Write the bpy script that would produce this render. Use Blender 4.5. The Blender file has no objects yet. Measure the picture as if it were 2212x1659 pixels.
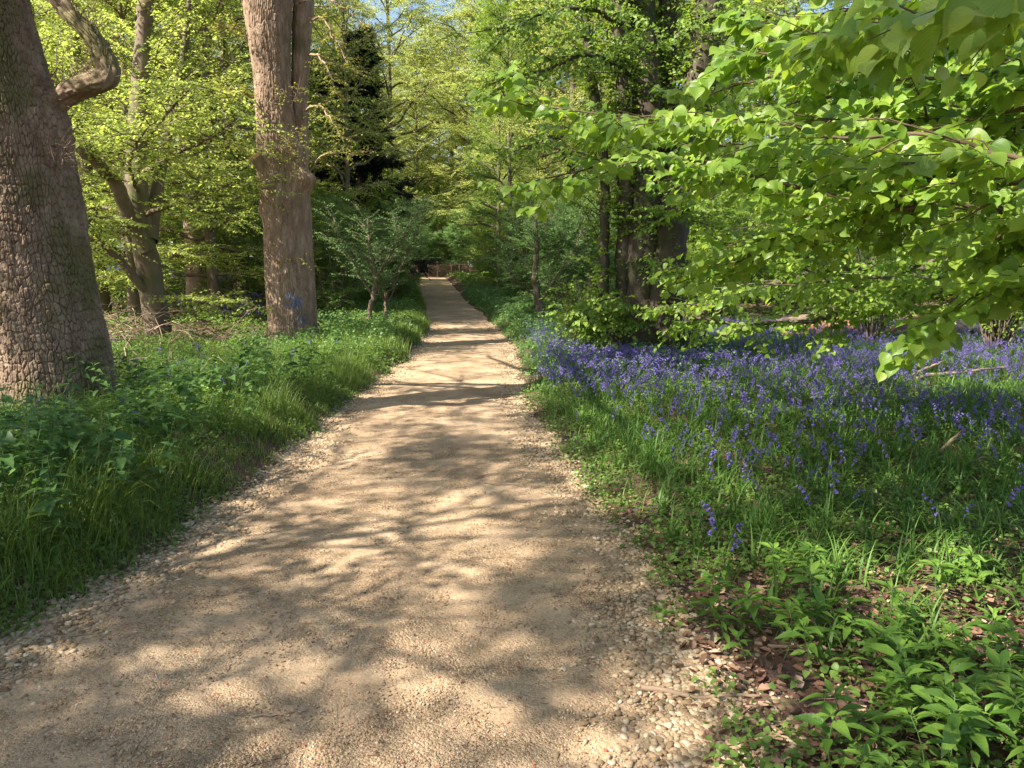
import bpy, math, random
import numpy as np
from mathutils import Vector
rs = np.random.RandomState(7); random.seed(7)
scene = bpy.context.scene
col = scene.collection
PI = math.pi

# ------------------------------------------------------------------ camera, sky, sun, exposure
FPX, PITCH, CAMZ = 1671.0, math.radians(8.33), 1.5
cam_d = bpy.data.cameras.new("camera"); cam = bpy.data.objects.new("camera", cam_d); col.objects.link(cam)
cam_d.sensor_width = 36; cam_d.lens = 36 * FPX / 2212
cam.location = (0, 0, CAMZ); cam.rotation_euler = (math.radians(90) - PITCH, 0, 0)
cam_d.clip_start = 0.05; cam_d.clip_end = 1500
scene.camera = cam
SUN_EL = math.radians(44)
SUN_DIR = Vector((-0.885, -0.465, 0)).normalized() * math.cos(SUN_EL) + Vector((0, 0, math.sin(SUN_EL)))
world = bpy.data.worlds.new("World"); scene.world = world; world.use_nodes = True
nt = world.node_tree; bg = nt.nodes['Background']
sky = nt.nodes.new('ShaderNodeTexSky'); sky.sky_type = 'NISHITA'; sky.sun_disc = False
sky.sun_elevation = SUN_EL; sky.sun_rotation = math.atan2(SUN_DIR.x, SUN_DIR.y)
sky.air_density = 1.0; sky.dust_density = 1.5; sky.ozone_density = 1.0
nt.links.new(sky.outputs[0], bg.inputs[0]); bg.inputs[1].default_value = 0.09
sd = bpy.data.lights.new("sun", 'SUN'); sd.energy = 5.0; sd.angle = math.radians(0.45); sd.color = (1.0, 0.93, 0.82)
sun = bpy.data.objects.new("sun", sd); col.objects.link(sun)
sun.rotation_euler = SUN_DIR.to_track_quat('Z', 'Y').to_euler(); sun.location = (-30, -18, 30)
scene.view_settings.view_transform = 'Standard'; scene.view_settings.look = 'None'
scene.view_settings.exposure = 1.64; scene.view_settings.gamma = 1.0
cy = scene.cycles
cy.max_bounces = 9; cy.diffuse_bounces = 5; cy.glossy_bounces = 2; cy.transmission_bounces = 6; cy.transparent_max_bounces = 4
cy.caustics_reflective = False; cy.caustics_refractive = False; cy.sample_clamp_indirect = 4.0
cy.use_denoising = True; cy.use_adaptive_sampling = False
try: cy.denoiser = 'OPENIMAGEDENOISE'; cy.denoising_input_passes = 'RGB_ALBEDO_NORMAL'; cy.denoising_prefilter = 'ACCURATE'
except Exception: pass

# ------------------------------------------------------------------ helpers
def P(u, v, Y):
    """point at forward distance Y seen in direction (u, v) of the 2212x1659 view"""
    yy = (829.5 - v) / FPX
    dy = math.cos(PITCH) + yy * math.sin(PITCH); dz = -math.sin(PITCH) + yy * math.cos(PITCH)
    t = Y / dy
    return np.array([(u - 1106) / FPX * t, Y, CAMZ + dz * t])

def nrm(a): return a / np.maximum(np.linalg.norm(a, axis=-1, keepdims=True), 1e-9)

def hash2(i, j, s):
    h = np.sin(i * 127.1 + j * 311.7 + s * 74.7) * 43758.5453
    return h - np.floor(h)
def vnoise(x, y, s=0):
    x = np.asarray(x, float); y = np.asarray(y, float)
    i = np.floor(x); j = np.floor(y); f = x - i; g = y - j
    f = f * f * (3 - 2 * f); g = g * g * (3 - 2 * g)
    return ((hash2(i, j, s) * (1 - f) + hash2(i + 1, j, s) * f) * (1 - g) +
            (hash2(i, j + 1, s) * (1 - f) + hash2(i + 1, j + 1, s) * f) * g)
def fbm(x, y, s=0, o=3):
    r = 0; a = .5
    for k in range(o): r = r + a * vnoise(x * 2 ** k, y * 2 ** k, s + k * 13); a *= .5
    return r / (1 - .5 ** o)
def ss(a, b, x):
    t = np.clip((x - a) / (b - a), 0, 1); return t * t * (3 - 2 * t)

EY = np.array([-40, 0, 2.15, 3.0, 3.5, 4.1, 4.9, 6.0, 8.0, 9.9, 12.2, 15.2, 19.3, 22, 25, 30, 38, 49, 60])
EL = np.array([-2.6, -2.5, -2.3, -2.1, -1.98, -1.90, -1.86, -1.84, -1.86, -1.84, -1.80, -1.82, -2.05, -2.40, -2.75, -3.45, -4.6, -6.4, -8.4])
ER = np.array([0.85, 0.75, 0.64, 0.65, 0.70, 0.65, 0.57, 0.44, 0.20, 0.08, 0.08, 0.0, -0.35, -0.62, -0.95, -1.75, -2.75, -4.15, -5.9])
def zp(Y): return 0.041 * (np.logaddexp(0, (np.asarray(Y, float) - 22) / 1.5) * 1.5 - np.logaddexp(0, (np.asarray(Y, float) - 49) / 1.5) * 1.5)
def edges(Y):
    w = .10 * (vnoise(Y * 1.7, 0 * Y, 3) - .5) + .07 * (vnoise(Y * 5.3, 0 * Y, 4) - .5)
    w2 = .10 * (vnoise(Y * 1.9, 0 * Y, 8) - .5) + .07 * (vnoise(Y * 5.9, 0 * Y, 9) - .5)
    return np.interp(Y, EY, EL) + w, np.interp(Y, EY, ER) + w2
def dpath(X, Y):
    l, r = edges(Y); return np.maximum(l - X, X - r)      # >0 outside the path
def zg(X, Y):
    X = np.asarray(X, float); Y = np.asarray(Y, float)
    d = dpath(X, Y); left = X < (EL[5] + ER[5]) / 2 - 0.07 * np.maximum(Y - 15, 0)
    z = zp(Y)
    bank = np.where(left, .15, .06)
    k = ss(-.05, .45, d)
    z = z - .035 * (1 - ss(-.12, .08, d)) + k * bank
    z = z + k * (.16 * (fbm(X * .5, Y * .5, 21) - .5) + .07 * (fbm(X * 2.1, Y * 2.1, 5) - .5) + .035 * (fbm(X * 9, Y * 9, 6) - .5))
    z = z + ss(3.0, 12, d) * np.where(left, 1, 0) * (.6 * ss(15, 25, Y) + .7 * ss(24, 45, Y) - .1)
    z = z + ss(4, 14, d) * np.where(left, 0, 1) * .25 * ss(20, 40, Y)
    z = z + 1.2 * ss(60, 140, np.hypot(X, Y))
    return z
def zg1(x, y): return float(zg(np.array([x]), np.array([y]))[0])

class Geo:
    def __init__(s): s.V = []; s.Q = []; s.T = []; s.A = []; s.U = []; s.n = 0
    def add(s, V, Q=None, T=None, a=0.5, uv=None):
        V = np.asarray(V, float).reshape(-1, 3); m = len(V)
        s.V.append(V)
        if Q is not None and len(Q): s.Q.append(np.asarray(Q, np.int64).reshape(-1, 4) + s.n)
        if T is not None and len(T): s.T.append(np.asarray(T, np.int64).reshape(-1, 3) + s.n)
        s.A.append(np.full(m, a) if np.isscalar(a) else np.asarray(a, float).ravel())
        s.U.append(np.zeros((m, 2)) if uv is None else np.asarray(uv, float).reshape(-1, 2))
        s.n += m
    def build(s, name, mat, parent=None, smooth=True):
        V = np.concatenate(s.V); me = bpy.data.meshes.new(name)
        Q = np.concatenate(s.Q) if s.Q else np.zeros((0, 4), np.int64)
        T = np.concatenate(s.T) if s.T else np.zeros((0, 3), np.int64)
        me.vertices.add(len(V)); me.vertices.foreach_set('co', V.astype(np.float32).ravel())
        L = np.concatenate([Q.ravel(), T.ravel()]); me.loops.add(len(L)); me.loops.foreach_set('vertex_index', L.astype(np.int32))
        st = np.concatenate([np.arange(len(Q)) * 4, len(Q) * 4 + np.arange(len(T)) * 3]).astype(np.int32)
        me.polygons.add(len(st)); me.polygons.foreach_set('loop_start', st)
        me.update(calc_edges=True)
        me.polygons.foreach_set('use_smooth', np.full(len(st), bool(smooth)))
        at = me.attributes.new('rnd', 'FLOAT', 'POINT'); at.data.foreach_set('value', np.concatenate(s.A).astype(np.float32))
        au = me.attributes.new('luv', 'FLOAT_VECTOR', 'POINT'); U = np.concatenate(s.U)
        au.data.foreach_set('vector', np.column_stack([U, np.zeros(len(U))]).astype(np.float32).ravel())
        me.materials.append(mat); me.update()
        o = bpy.data.objects.new(name, me); col.objects.link(o)
        if parent is not None: o.parent = parent
        return o

def tag(o, label=None, cat=None, group=None, kind=None):
    if label: o['label'] = label
    if cat: o['category'] = cat
    if group: o['group'] = group
    if kind: o['kind'] = kind
    return o
def empty(name, loc, label, cat, group=None):
    o = bpy.data.objects.new(name, None); o.location = loc; col.objects.link(o); o.empty_display_size = .2
    return tag(o, label, cat, group)
def copy_tree(r, loc, rz, sc, label=None, cat=None, group=None):
    c = r.copy(); col.objects.link(c); c.location = loc; c.rotation_euler = (0, 0, rz)
    c.scale = (sc, sc, sc) if np.isscalar(sc) else sc
    for ch in list(r.children):
        d = ch.copy(); col.objects.link(d); d.parent = c
    return tag(c, label, cat, group)

def frames(axis, normal):
    """rows: x (across), y (axis), z (normal)"""
    a = nrm(axis); x = nrm(np.cross(a, normal)); n = np.cross(x, a)
    return np.stack([x, a, n], axis=2)      # columns
def merge(g, proto, pos, R, sc, rnd=None):
    V, Q, T, UV = proto; N = len(pos); m = len(V)
    if N == 0: return
    sc = np.asarray(sc, float)
    if sc.ndim == 0: sc = np.full(N, float(sc))
    W = (V[None] * sc[:, None, None]) if sc.ndim == 1 else V[None] * sc[:, None, :]
    W = np.einsum('nij,npj->npi', R, W) + pos[:, None]
    off = (np.arange(N) * m)[:, None, None]
    q = (Q[None] + off).reshape(-1, 4) if len(Q) else None
    t = (T[None] + off).reshape(-1, 3) if len(T) else None
    if rnd is None: rnd = rs.rand(N)
    g.add(W.reshape(-1, 3), q, t, np.repeat(rnd, m), np.tile(UV, (N, 1)))
NOQ = np.zeros((0, 4), int); NOT = np.zeros((0, 3), int)
def leafproto(rows, fold=.18, curl=.18, cols=3):
    """rows: list of (y, half width)"""
    V = []; UV = []; ym = rows[-1][0]
    for y, w in rows:
        for c in np.linspace(-1, 1, cols):
            x = c * w; V.append((x, y - .05 * abs(c) * 0, fold * abs(x) * 1.2 - curl * y * y - .25 * abs(x) * abs(c) * fold)); UV.append((x, y / ym))
    Q = []
    for r in range(len(rows) - 1):
        for c in range(cols - 1):
            a = r * cols + c; Q.append((a, a + 1, a + cols + 1, a + cols))
    return (np.array(V, float), np.array(Q), NOT, np.array(UV, float))
HEART = leafproto([(-.10, .12), (-.05, .28), (.03, .40), (.13, .48), (.26, .52), (.40, .51), (.54, .45), (.67, .36), (.78, .25), (.87, .13), (.93, .06), (.99, .03), (1.08, .004)], .30, .25, 5)
HEARTLOW = leafproto([(-.03, .2), (.25, .46), (.62, .33), (1.0, .02)], .35, .25, 3)
LANCE = leafproto([(0, .02), (.18, .13), (.42, .2), (.68, .14), (1, .01)], .5, .28, 3)
NETTLE = leafproto([(-.02, .12), (.08, .28), (.28, .33), (.36, .28), (.5, .27), (.56, .2), (.72, .16), (.85, .07), (1, .01)], .35, .35, 3)
ROUND = leafproto([(-.1, .2), (.1, .5), (.45, .55), (.75, .4), (.9, .12)], .2, .1, 3)
SIMPLE = (np.array([(0, 0, 0), (.36, .45, .1), (0, 1, -.12), (-.36, .45, .1)], float), np.array([(0, 1, 2, 3)]), NOT, np.array([(0, 0), (.36, .4), (0, 1), (-.36, .4)], float))
HEX = leafproto([(0, .08), (.4, .38), (1, .03)], .35, .2, 3)
DRY = leafproto([(0, .05), (.12, .24), (.3, .34), (.45, .27), (.62, .36), (.8, .22), (.95, .08), (1.02, .01)], .9, -.35, 5)
NEEDLE = (np.array([(0, 0, 0), (.1, .5, .05), (0, 1, -.1), (-.1, .5, .05)], float), np.array([(0, 1, 2, 3)]), NOT, np.zeros((4, 2)))
BLADE = leafproto([(0, .011), (.3, .012), (.6, .009), (.85, .005), (1, .0007)], 0, 0, 2)
def twigproto(k=3):
    a = np.arange(k) * 2 * PI / k
    V = np.concatenate([np.column_stack([np.cos(a), 0 * a, np.sin(a)]), np.column_stack([.35 * np.cos(a), 0 * a + 1, .35 * np.sin(a)])])
    Q = [(i, (i + 1) % k, k + (i + 1) % k, k + i) for i in range(k)]
    return (V, np.array(Q), NOT, np.zeros((2 * k, 2)))
TWIG = twigproto(3)

def tube(g, pts, rad, k=8, a=.5, cap=True):
    pts = np.asarray(pts, float); rad = np.asarray(rad, float); n = len(pts)
    T = nrm(np.gradient(pts, axis=0)); ref = np.array([0, 0, 1.]) if abs(T[0][2]) < .9 else np.array([1., 0, 0])
    N = np.zeros_like(pts); v = nrm(np.cross(T[0], ref))
    for i in range(n):
        v = nrm(v - T[i] * np.dot(v, T[i])); N[i] = v
    B = np.cross(T, N); an = np.arange(k) * 2 * PI / k
    V = pts[:, None] + rad[:, None, None] * (np.cos(an)[None, :, None] * N[:, None] + np.sin(an)[None, :, None] * B[:, None])
    i = np.arange(n - 1)[:, None] * k; j = np.arange(k)[None]
    Q = np.stack([i + j, i + (j + 1) % k, i + k + (j + 1) % k, i + k + j], axis=2).reshape(-1, 4)
    V = V.reshape(-1, 3); Tr = []
    if cap:
        V = np.vstack([V, pts[-1] + T[-1] * rad[-1] * .3]); b = (n - 1) * k
        Tr = [(b + x, b + (x + 1) % k, len(V) - 1) for x in range(k)]
    g.add(V, Q, Tr, a)
def spline(pts, n, jit=0, seed=None):
    """smooth resample"""
    pts = np.asarray(pts, float); m = len(pts)
    d = np.r_[0, np.cumsum(np.linalg.norm(np.diff(pts[:, :3], axis=0), axis=1))]
    t = np.linspace(0, d[-1], n)
    p = np.vstack([2 * pts[0] - pts[1], pts, 2 * pts[-1] - pts[-2]])
    out = []
    for x in t:
        i = min(np.searchsorted(d, x, side='right') - 1, m - 2); u = (x - d[i]) / (d[i + 1] - d[i])
        a, b, c, e = p[i], p[i + 1], p[i + 2], p[i + 3]
        out.append(.5 * ((2 * b) + (-a + c) * u + (2 * a - 5 * b + 4 * c - e) * u * u + (-a + 3 * b - 3 * c + e) * u ** 3))
    out = np.array(out)
    if jit: out[1:-1, :3] += rs.randn(n - 2, 3) * jit
    return out

# ------------------------------------------------------------------ materials
def newmat(name):
    m = bpy.data.materials.new(name); m.use_nodes = True; n = m.node_tree.nodes; n.clear()
    out = n.new('ShaderNodeOutputMaterial'); return m, n, m.node_tree.links, out
def ramp(n, stops, interp='LINEAR'):
    r = n.new('ShaderNodeValToRGB'); r.color_ramp.interpolation = interp
    e = r.color_ramp.elements
    while len(e) > 1: e.remove(e[0])
    e[0].position = stops[0][0]; e[0].color = (*stops[0][1], 1)
    for p, c in stops[1:]:
        x = e.new(p); x.color = (*c, 1)
    return r
def leafmat(name, c0, c1, tr=1.6, mix=.42, rough=.45, veins=False, spec=.35, yellow=0.0):
    m, n, l, out = newmat(name)
    a = n.new('ShaderNodeAttribute'); a.attribute_name = 'rnd'
    mid = tuple((x + y) / 2 for x, y in zip(c0, c1))
    r = ramp(n, [(0, c0), (.55, mid), (.93, c1), (1.0, tuple(min(1, x * 1.25) for x in c1))]); l.new(a.outputs['Fac'], r.inputs[0])
    colr = r.outputs[0]
    pr = n.new('ShaderNodeBsdfPrincipled'); pr.inputs['Roughness'].default_value = rough
    pr.inputs['Specular IOR Level'].default_value = spec
    t = n.new('ShaderNodeBsdfTranslucent')
    hs = n.new('ShaderNodeHueSaturation'); hs.inputs['Hue'].default_value = .488; hs.inputs['Saturation'].default_value = 1.08; hs.inputs['Value'].default_value = tr
    if veins:
        uv = n.new('ShaderNodeAttribute'); uv.attribute_name = 'luv'
        sp = n.new('ShaderNodeSeparateXYZ'); l.new(uv.outputs['Vector'], sp.inputs[0])
        ab = n.new('ShaderNodeMath'); ab.operation = 'ABSOLUTE'; l.new(sp.outputs[0], ab.inputs[0])
        ma = n.new('ShaderNodeMath'); ma.operation = 'MULTIPLY_ADD'; l.new(ab.outputs[0], ma.inputs[0]); ma.inputs[1].default_value = -.75; l.new(sp.outputs[1], ma.inputs[2])
        sc_ = n.new('ShaderNodeMath'); sc_.operation = 'MULTIPLY'; l.new(ma.outputs[0], sc_.inputs[0]); sc_.inputs[1].default_value = 7.5
        fr = n.new('ShaderNodeMath'); fr.operation = 'PINGPONG'; l.new(sc_.outputs[0], fr.inputs[0]); fr.inputs[1].default_value = .5
        mid_ = n.new('ShaderNodeMath'); mid_.operation = 'MULTIPLY'; l.new(ab.outputs[0], mid_.inputs[0]); mid_.inputs[1].default_value = 9
        mn = n.new('ShaderNodeMath'); mn.operation = 'MINIMUM'; l.new(fr.outputs[0], mn.inputs[0]); l.new(mid_.outputs[0], mn.inputs[1])
        mp = n.new('ShaderNodeMapRange'); l.new(mn.outputs[0], mp.inputs[0]); mp.inputs[1].default_value = 0; mp.inputs[2].default_value = .16
        mp.inputs[3].default_value = 0; mp.inputs[4].default_value = 1
        bp = n.new('ShaderNodeBump'); bp.inputs['Strength'].default_value = .3; bp.inputs['Distance'].default_value = .0015
        l.new(mp.outputs[0], bp.inputs['Height']); l.new(bp.outputs[0], pr.inputs['Normal'])
        mx = n.new('ShaderNodeMix'); mx.data_type = 'RGBA'; l.new(mp.outputs[0], mx.inputs[0])
        li = n.new('ShaderNodeHueSaturation'); li.inputs['Value'].default_value = 1.15; l.new(colr, li.inputs['Color'])
        l.new(li.outputs[0], mx.inputs[6]); l.new(colr, mx.inputs[7]); colr = mx.outputs[2]
    l.new(colr, pr.inputs['Base Color']); l.new(colr, hs.inputs['Color']); l.new(hs.outputs[0], t.inputs[0])
    ms = n.new('ShaderNodeMixShader'); ms.inputs[0].default_value = mix
    l.new(pr.outputs[0], ms.inputs[1]); l.new(t.outputs[0], ms.inputs[2]); l.new(ms.outputs[0], out.inputs[0])
    return m
def noisemat(name, stops, scale=8, stretch=(1, 1, 1), bump=.5, bdist=.02, rough=.85, detail=8, vor=None, use_rnd=False, wscale=None, paint=None, moss=None):
    m, n, l, out = newmat(name)
    tc = n.new('ShaderNodeTexCoord'); mp = n.new('ShaderNodeMapping'); mp.inputs['Scale'].default_value = stretch
    l.new(tc.outputs['Object'], mp.inputs[0])
    nz = n.new('ShaderNodeTexNoise'); nz.inputs['Scale'].default_value = scale; nz.inputs['Detail'].default_value = detail; nz.inputs['Roughness'].default_value = .65
    l.new(mp.outputs[0], nz.inputs['Vector'])
    r = ramp(n, stops)
    if use_rnd:
        at = n.new('ShaderNodeAttribute'); at.attribute_name = 'rnd'
        ad = n.new('ShaderNodeMath'); ad.operation = 'MULTIPLY_ADD'; l.new(nz.outputs[0], ad.inputs[0]); ad.inputs[1].default_value = .35
        l.new(at.outputs['Fac'], ad.inputs[2]); sb = n.new('ShaderNodeMath'); sb.operation = 'SUBTRACT'; l.new(ad.outputs[0], sb.inputs[0]); sb.inputs[1].default_value = .17
        l.new(sb.outputs[0], r.inputs[0])
    else: l.new(nz.outputs[0], r.inputs[0])
    colr = r.outputs[0]; h = nz.outputs[0]
    if vor:
        v = n.new('ShaderNodeTexVoronoi'); v.feature = 'DISTANCE_TO_EDGE'; v.inputs['Scale'].default_value = vor
        wp = n.new('ShaderNodeMix'); wp.data_type = 'RGBA'; wp.inputs[0].default_value = .12; l.new(mp.outputs[0], wp.inputs[6]); l.new(nz.outputs['Color'], wp.inputs[7])
        l.new(wp.outputs[2], v.inputs['Vector'])
        c = n.new('ShaderNodeMapRange'); l.new(v.outputs[0], c.inputs[0]); c.inputs[2].default_value = .25
        ad = n.new('ShaderNodeMath'); ad.operation = 'MULTIPLY_ADD'; l.new(nz.outputs[0], ad.inputs[0]); ad.inputs[1].default_value = .5; l.new(c.outputs[0], ad.inputs[2]); h = ad.outputs[0]
    if moss:     # (colour, amount)
        n2 = n.new('ShaderNodeTexNoise'); n2.inputs['Scale'].default_value = 1.6; n2.inputs['Detail'].default_value = 7; l.new(tc.outputs['Object'], n2.inputs['Vector'])
        m2 = n.new('ShaderNodeMapRange'); l.new(n2.outputs[0], m2.inputs[0]); m2.inputs[1].default_value = .62 - moss[1] * .3; m2.inputs[2].default_value = .75 - moss[1] * .3
        m2.inputs[4].default_value = .75
        x = n.new('ShaderNodeMix'); x.data_type = 'RGBA'; l.new(m2.outputs[0], x.inputs[0]); l.new(colr, x.inputs[6]); x.inputs[7].default_value = (*moss[0], 1); colr = x.outputs[2]
    if paint:    # list of (centre, radius, colour)
        geo = n.new('ShaderNodeTexCoord')
        n3 = n.new('ShaderNodeTexNoise'); n3.inputs['Scale'].default_value = 14; n3.inputs['Detail'].default_value = 6; l.new(geo.outputs['Object'], n3.inputs['Vector'])
        for cpos, rad, pc in paint:
            d = n.new('ShaderNodeVectorMath'); d.operation = 'DISTANCE'; l.new(geo.outputs['Object'], d.inputs[0]); d.inputs[1].default_value = cpos
            e = n.new('ShaderNodeMath'); e.operation = 'DIVIDE'; l.new(d.outputs['Value'], e.inputs[0]); e.inputs[1].default_value = rad
            f = n.new('ShaderNodeMath'); f.operation = 'MULTIPLY_ADD'; l.new(n3.outputs[0], f.inputs[0]); f.inputs[1].default_value = 2.4; l.new(e.outputs[0], f.inputs[2])
            g = n.new('ShaderNodeMapRange'); l.new(f.outputs[0], g.inputs[0]); g.inputs[1].default_value = 1.55; g.inputs[2].default_value = 1.75; g.inputs[3].default_value = .6; g.inputs[4].default_value = 0
            x = n.new('ShaderNodeMix'); x.data_type = 'RGBA'; l.new(g.outputs[0], x.inputs[0]); l.new(colr, x.inputs[6]); x.inputs[7].default_value = (*pc, 1); colr = x.outputs[2]
    pr = n.new('ShaderNodeBsdfPrincipled'); pr.inputs['Roughness'].default_value = rough; pr.inputs['Specular IOR Level'].default_value = .25
    bp = n.new('ShaderNodeBump'); bp.inputs['Strength'].default_value = bump; bp.inputs['Distance'].default_value = bdist
    l.new(h, bp.inputs['Height']); l.new(bp.outputs[0], pr.inputs['Normal']); l.new(colr, pr.inputs['Base Color']); l.new(pr.outputs[0], out.inputs[0])
    return m

M = {}
M['lime'] = leafmat('lime_leaf', (.10, .20, .025), (.27, .37, .055), tr=1.9, mix=.46, rough=.38, veins=True, spec=.4)
M['limemid'] = leafmat('lime_leaf_far', (.10, .185, .025), (.23, .33, .05), tr=1.7, mix=.45, rough=.45)
M['beech'] = leafmat('beech_leaf', (.19, .27, .05), (.38, .44, .12), tr=1.8, mix=.48)
M['fresh'] = leafmat('fresh_leaf', (.20, .26, .055), (.40, .43, .14), tr=1.75, mix=.48)
M['oakleaf'] = leafmat('oak_leaf', (.16, .19, .03), (.31, .31, .07), tr=1.7, mix=.45)
M['dull'] = leafmat('hawthorn_leaf', (.12, .21, .045), (.25, .35, .10), tr=1.4, mix=.38)
M['yew'] = leafmat('yew_needle', (.008, .018, .008), (.018, .035, .013), tr=1.1, mix=.12)
M['nettle'] = leafmat('nettle_leaf', (.05, .12, .028), (.11, .21, .05), tr=1.4, mix=.35, rough=.55, veins=True)
M['mercury'] = leafmat('mercury_leaf', (.08, .17, .025), (.18, .30, .05), tr=1.6, mix=.35, rough=.4, veins=True)
M['cover'] = leafmat('cover_leaf', (.075, .15, .025), (.18, .27, .06), tr=1.6, mix=.38, rough=.5)
M['parsley'] = leafmat('parsley_leaf', (.08, .18, .045), (.19, .31, .10), tr=1.5, mix=.38, rough=.5)
M['grass'] = leafmat('grass_blade', (.085, .155, .025), (.20, .28, .06), tr=1.6, mix=.38, rough=.42)
M['strap'] = leafmat('strap_leaf', (.055, .13, .022), (.13, .23, .045), tr=1.5, mix=.35, rough=.5, spec=.3)
M['bell'] = leafmat('bluebell_petal', (.11, .07, .30), (.28, .21, .56), tr=1.2, mix=.35, rough=.5)
M['litter'] = noisemat('dead_leaf', [(0, (.08, .042, .025)), (.5, (.18, .095, .06)), (.85, (.33, .20, .135)), (1, (.48, .34, .24))], 25, use_rnd=True, bump=.3, bdist=.003)
M['bark'] = noisemat('lime_bark', [(.2, (.07, .052, .036)), (.5, (.14, .11, .08)), (.8, (.23, .19, .14))], 9, (1, 1, .22), bump=.9, bdist=.03, moss=((.06, .09, .02), .35))
M['barkpale'] = noisemat('beech_bark', [(.2, (.09, .065, .04)), (.5, (.16, .12, .08)), (.8, (.25, .195, .14))], 6, (1, 1, .35), bump=.6, bdist=.02, moss=((.10, .12, .035), .4))
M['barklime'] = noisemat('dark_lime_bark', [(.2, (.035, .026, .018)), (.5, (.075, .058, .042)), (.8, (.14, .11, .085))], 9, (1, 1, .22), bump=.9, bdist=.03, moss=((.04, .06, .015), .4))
M['barkpink'] = noisemat('pine_bark', [(.2, (.17, .10, .075)), (.5, (.30, .20, .155)), (.8, (.4, .28, .22))], 8, (1, 1, .2), bump=.9, bdist=.03)
M['barkoak'] = noisemat('oak_bark', [(.25, (.10, .065, .04)), (.5, (.225, .155, .105)), (.75, (.35, .26, .185))], 11, (1, 1, .35), bump=.55, bdist=.012, moss=((.10, .095, .028), .5))
M['barkoak2'] = noisemat('grey_oak_bark', [(.25, (.13, .088, .06)), (.5, (.27, .185, .125)), (.75, (.43, .325, .245))], 12, (1, 1, .25), bump=.55, bdist=.01,
    moss=((.14, .12, .06), .15), paint=[(tuple(P(638, 655, 14.08) - P(632, 745, 14.5)), .27, (.08, .13, .27)), (tuple(P(656, 690, 14.12) - P(632, 745, 14.5)), .26, (.08, .11, .19)), (tuple(P(628, 640, 14.07) - P(632, 745, 14.5)), .17, (.16, .24, .42))])
M['twig'] = noisemat('dead_twig', [(0, (.17, .11, .07)), (.5, (.3, .21, .14)), (1, (.45, .34, .25))], 10, use_rnd=True, bump=.2, bdist=.004)
M['greentwig'] = noisemat('young_twig', [(.2, (.06, .045, .025)), (.8, (.14, .10, .055))], 12, bump=.3, bdist=.004)
M['cutwood'] = noisemat('cut_wood', [(.2, (.35, .17, .07)), (.8, (.55, .33, .16))], 14, bump=.3, bdist=.004)
M['rotwood'] = noisemat('rotten_wood', [(.25, (.16, .075, .035)), (.5, (.42, .20, .09)), (.8, (.58, .36, .2))], 5, (1, 1, 1), bump=.9, bdist=.04)
M['stem'] = leafmat('green_stem', (.07, .13, .03), (.12, .2, .05), tr=1.2, mix=.15)
M['stone'] = noisemat('limestone_pebble', [(0, (.17, .11, .06)), (.4, (.31, .22, .13)), (.8, (.40, .30, .19)), (1, (.50, .41, .29))], 30, use_rnd=True, bump=.35, bdist=.003, rough=.8)
M['bud'] = noisemat('bud_scale', [(0, (.22, .05, .03)), (1, (.42, .16, .1))], 20, use_rnd=True, bump=.1, bdist=.001)

def ground_mat():
    m, n, l, out = newmat('woodland_soil')
    tc = n.new('ShaderNodeTexCoord')
    nz = n.new('ShaderNodeTexNoise'); nz.inputs['Scale'].default_value = 2.2; nz.inputs['Detail'].default_value = 10; nz.inputs['Roughness'].default_value = .7; l.new(tc.outputs['Object'], nz.inputs['Vector'])
    r = ramp(n, [(.25, (.045, .028, .02)), (.45, (.10, .062, .045)), (.6, (.17, .105, .075)), (.8, (.24, .16, .12))]); l.new(nz.outputs[0], r.inputs[0])
    v = n.new('ShaderNodeTexVoronoi'); v.inputs['Scale'].default_value = 26; l.new(tc.outputs['Object'], v.inputs['Vector'])
    x = n.new('ShaderNodeMix'); x.data_type = 'RGBA'; x.blend_type = 'MULTIPLY'; x.inputs[0].default_value = .35; l.new(r.outputs[0], x.inputs[6]); l.new(v.outputs['Color'], x.inputs[7])
    n2 = n.new('ShaderNodeTexNoise'); n2.inputs['Scale'].default_value = 40; n2.inputs['Detail'].default_value = 6; l.new(tc.outputs['Object'], n2.inputs['Vector'])
    ad = n.new('ShaderNodeMath'); ad.operation = 'ADD'; l.new(n2.outputs[0], ad.inputs[0]); l.new(v.outputs[0], ad.inputs[1])
    bp = n.new('ShaderNodeBump'); bp.inputs['Strength'].default_value = .8; bp.inputs['Distance'].default_value = .02; l.new(ad.outputs[0], bp.inputs['Height'])
    pr = n.new('ShaderNodeBsdfPrincipled'); pr.inputs['Roughness'].default_value = .95; pr.inputs['Specular IOR Level'].default_value = .15
    l.new(x.outputs[2], pr.inputs['Base Color']); l.new(bp.outputs[0], pr.inputs['Normal']); l.new(pr.outputs[0], out.inputs[0]); return m
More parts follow.
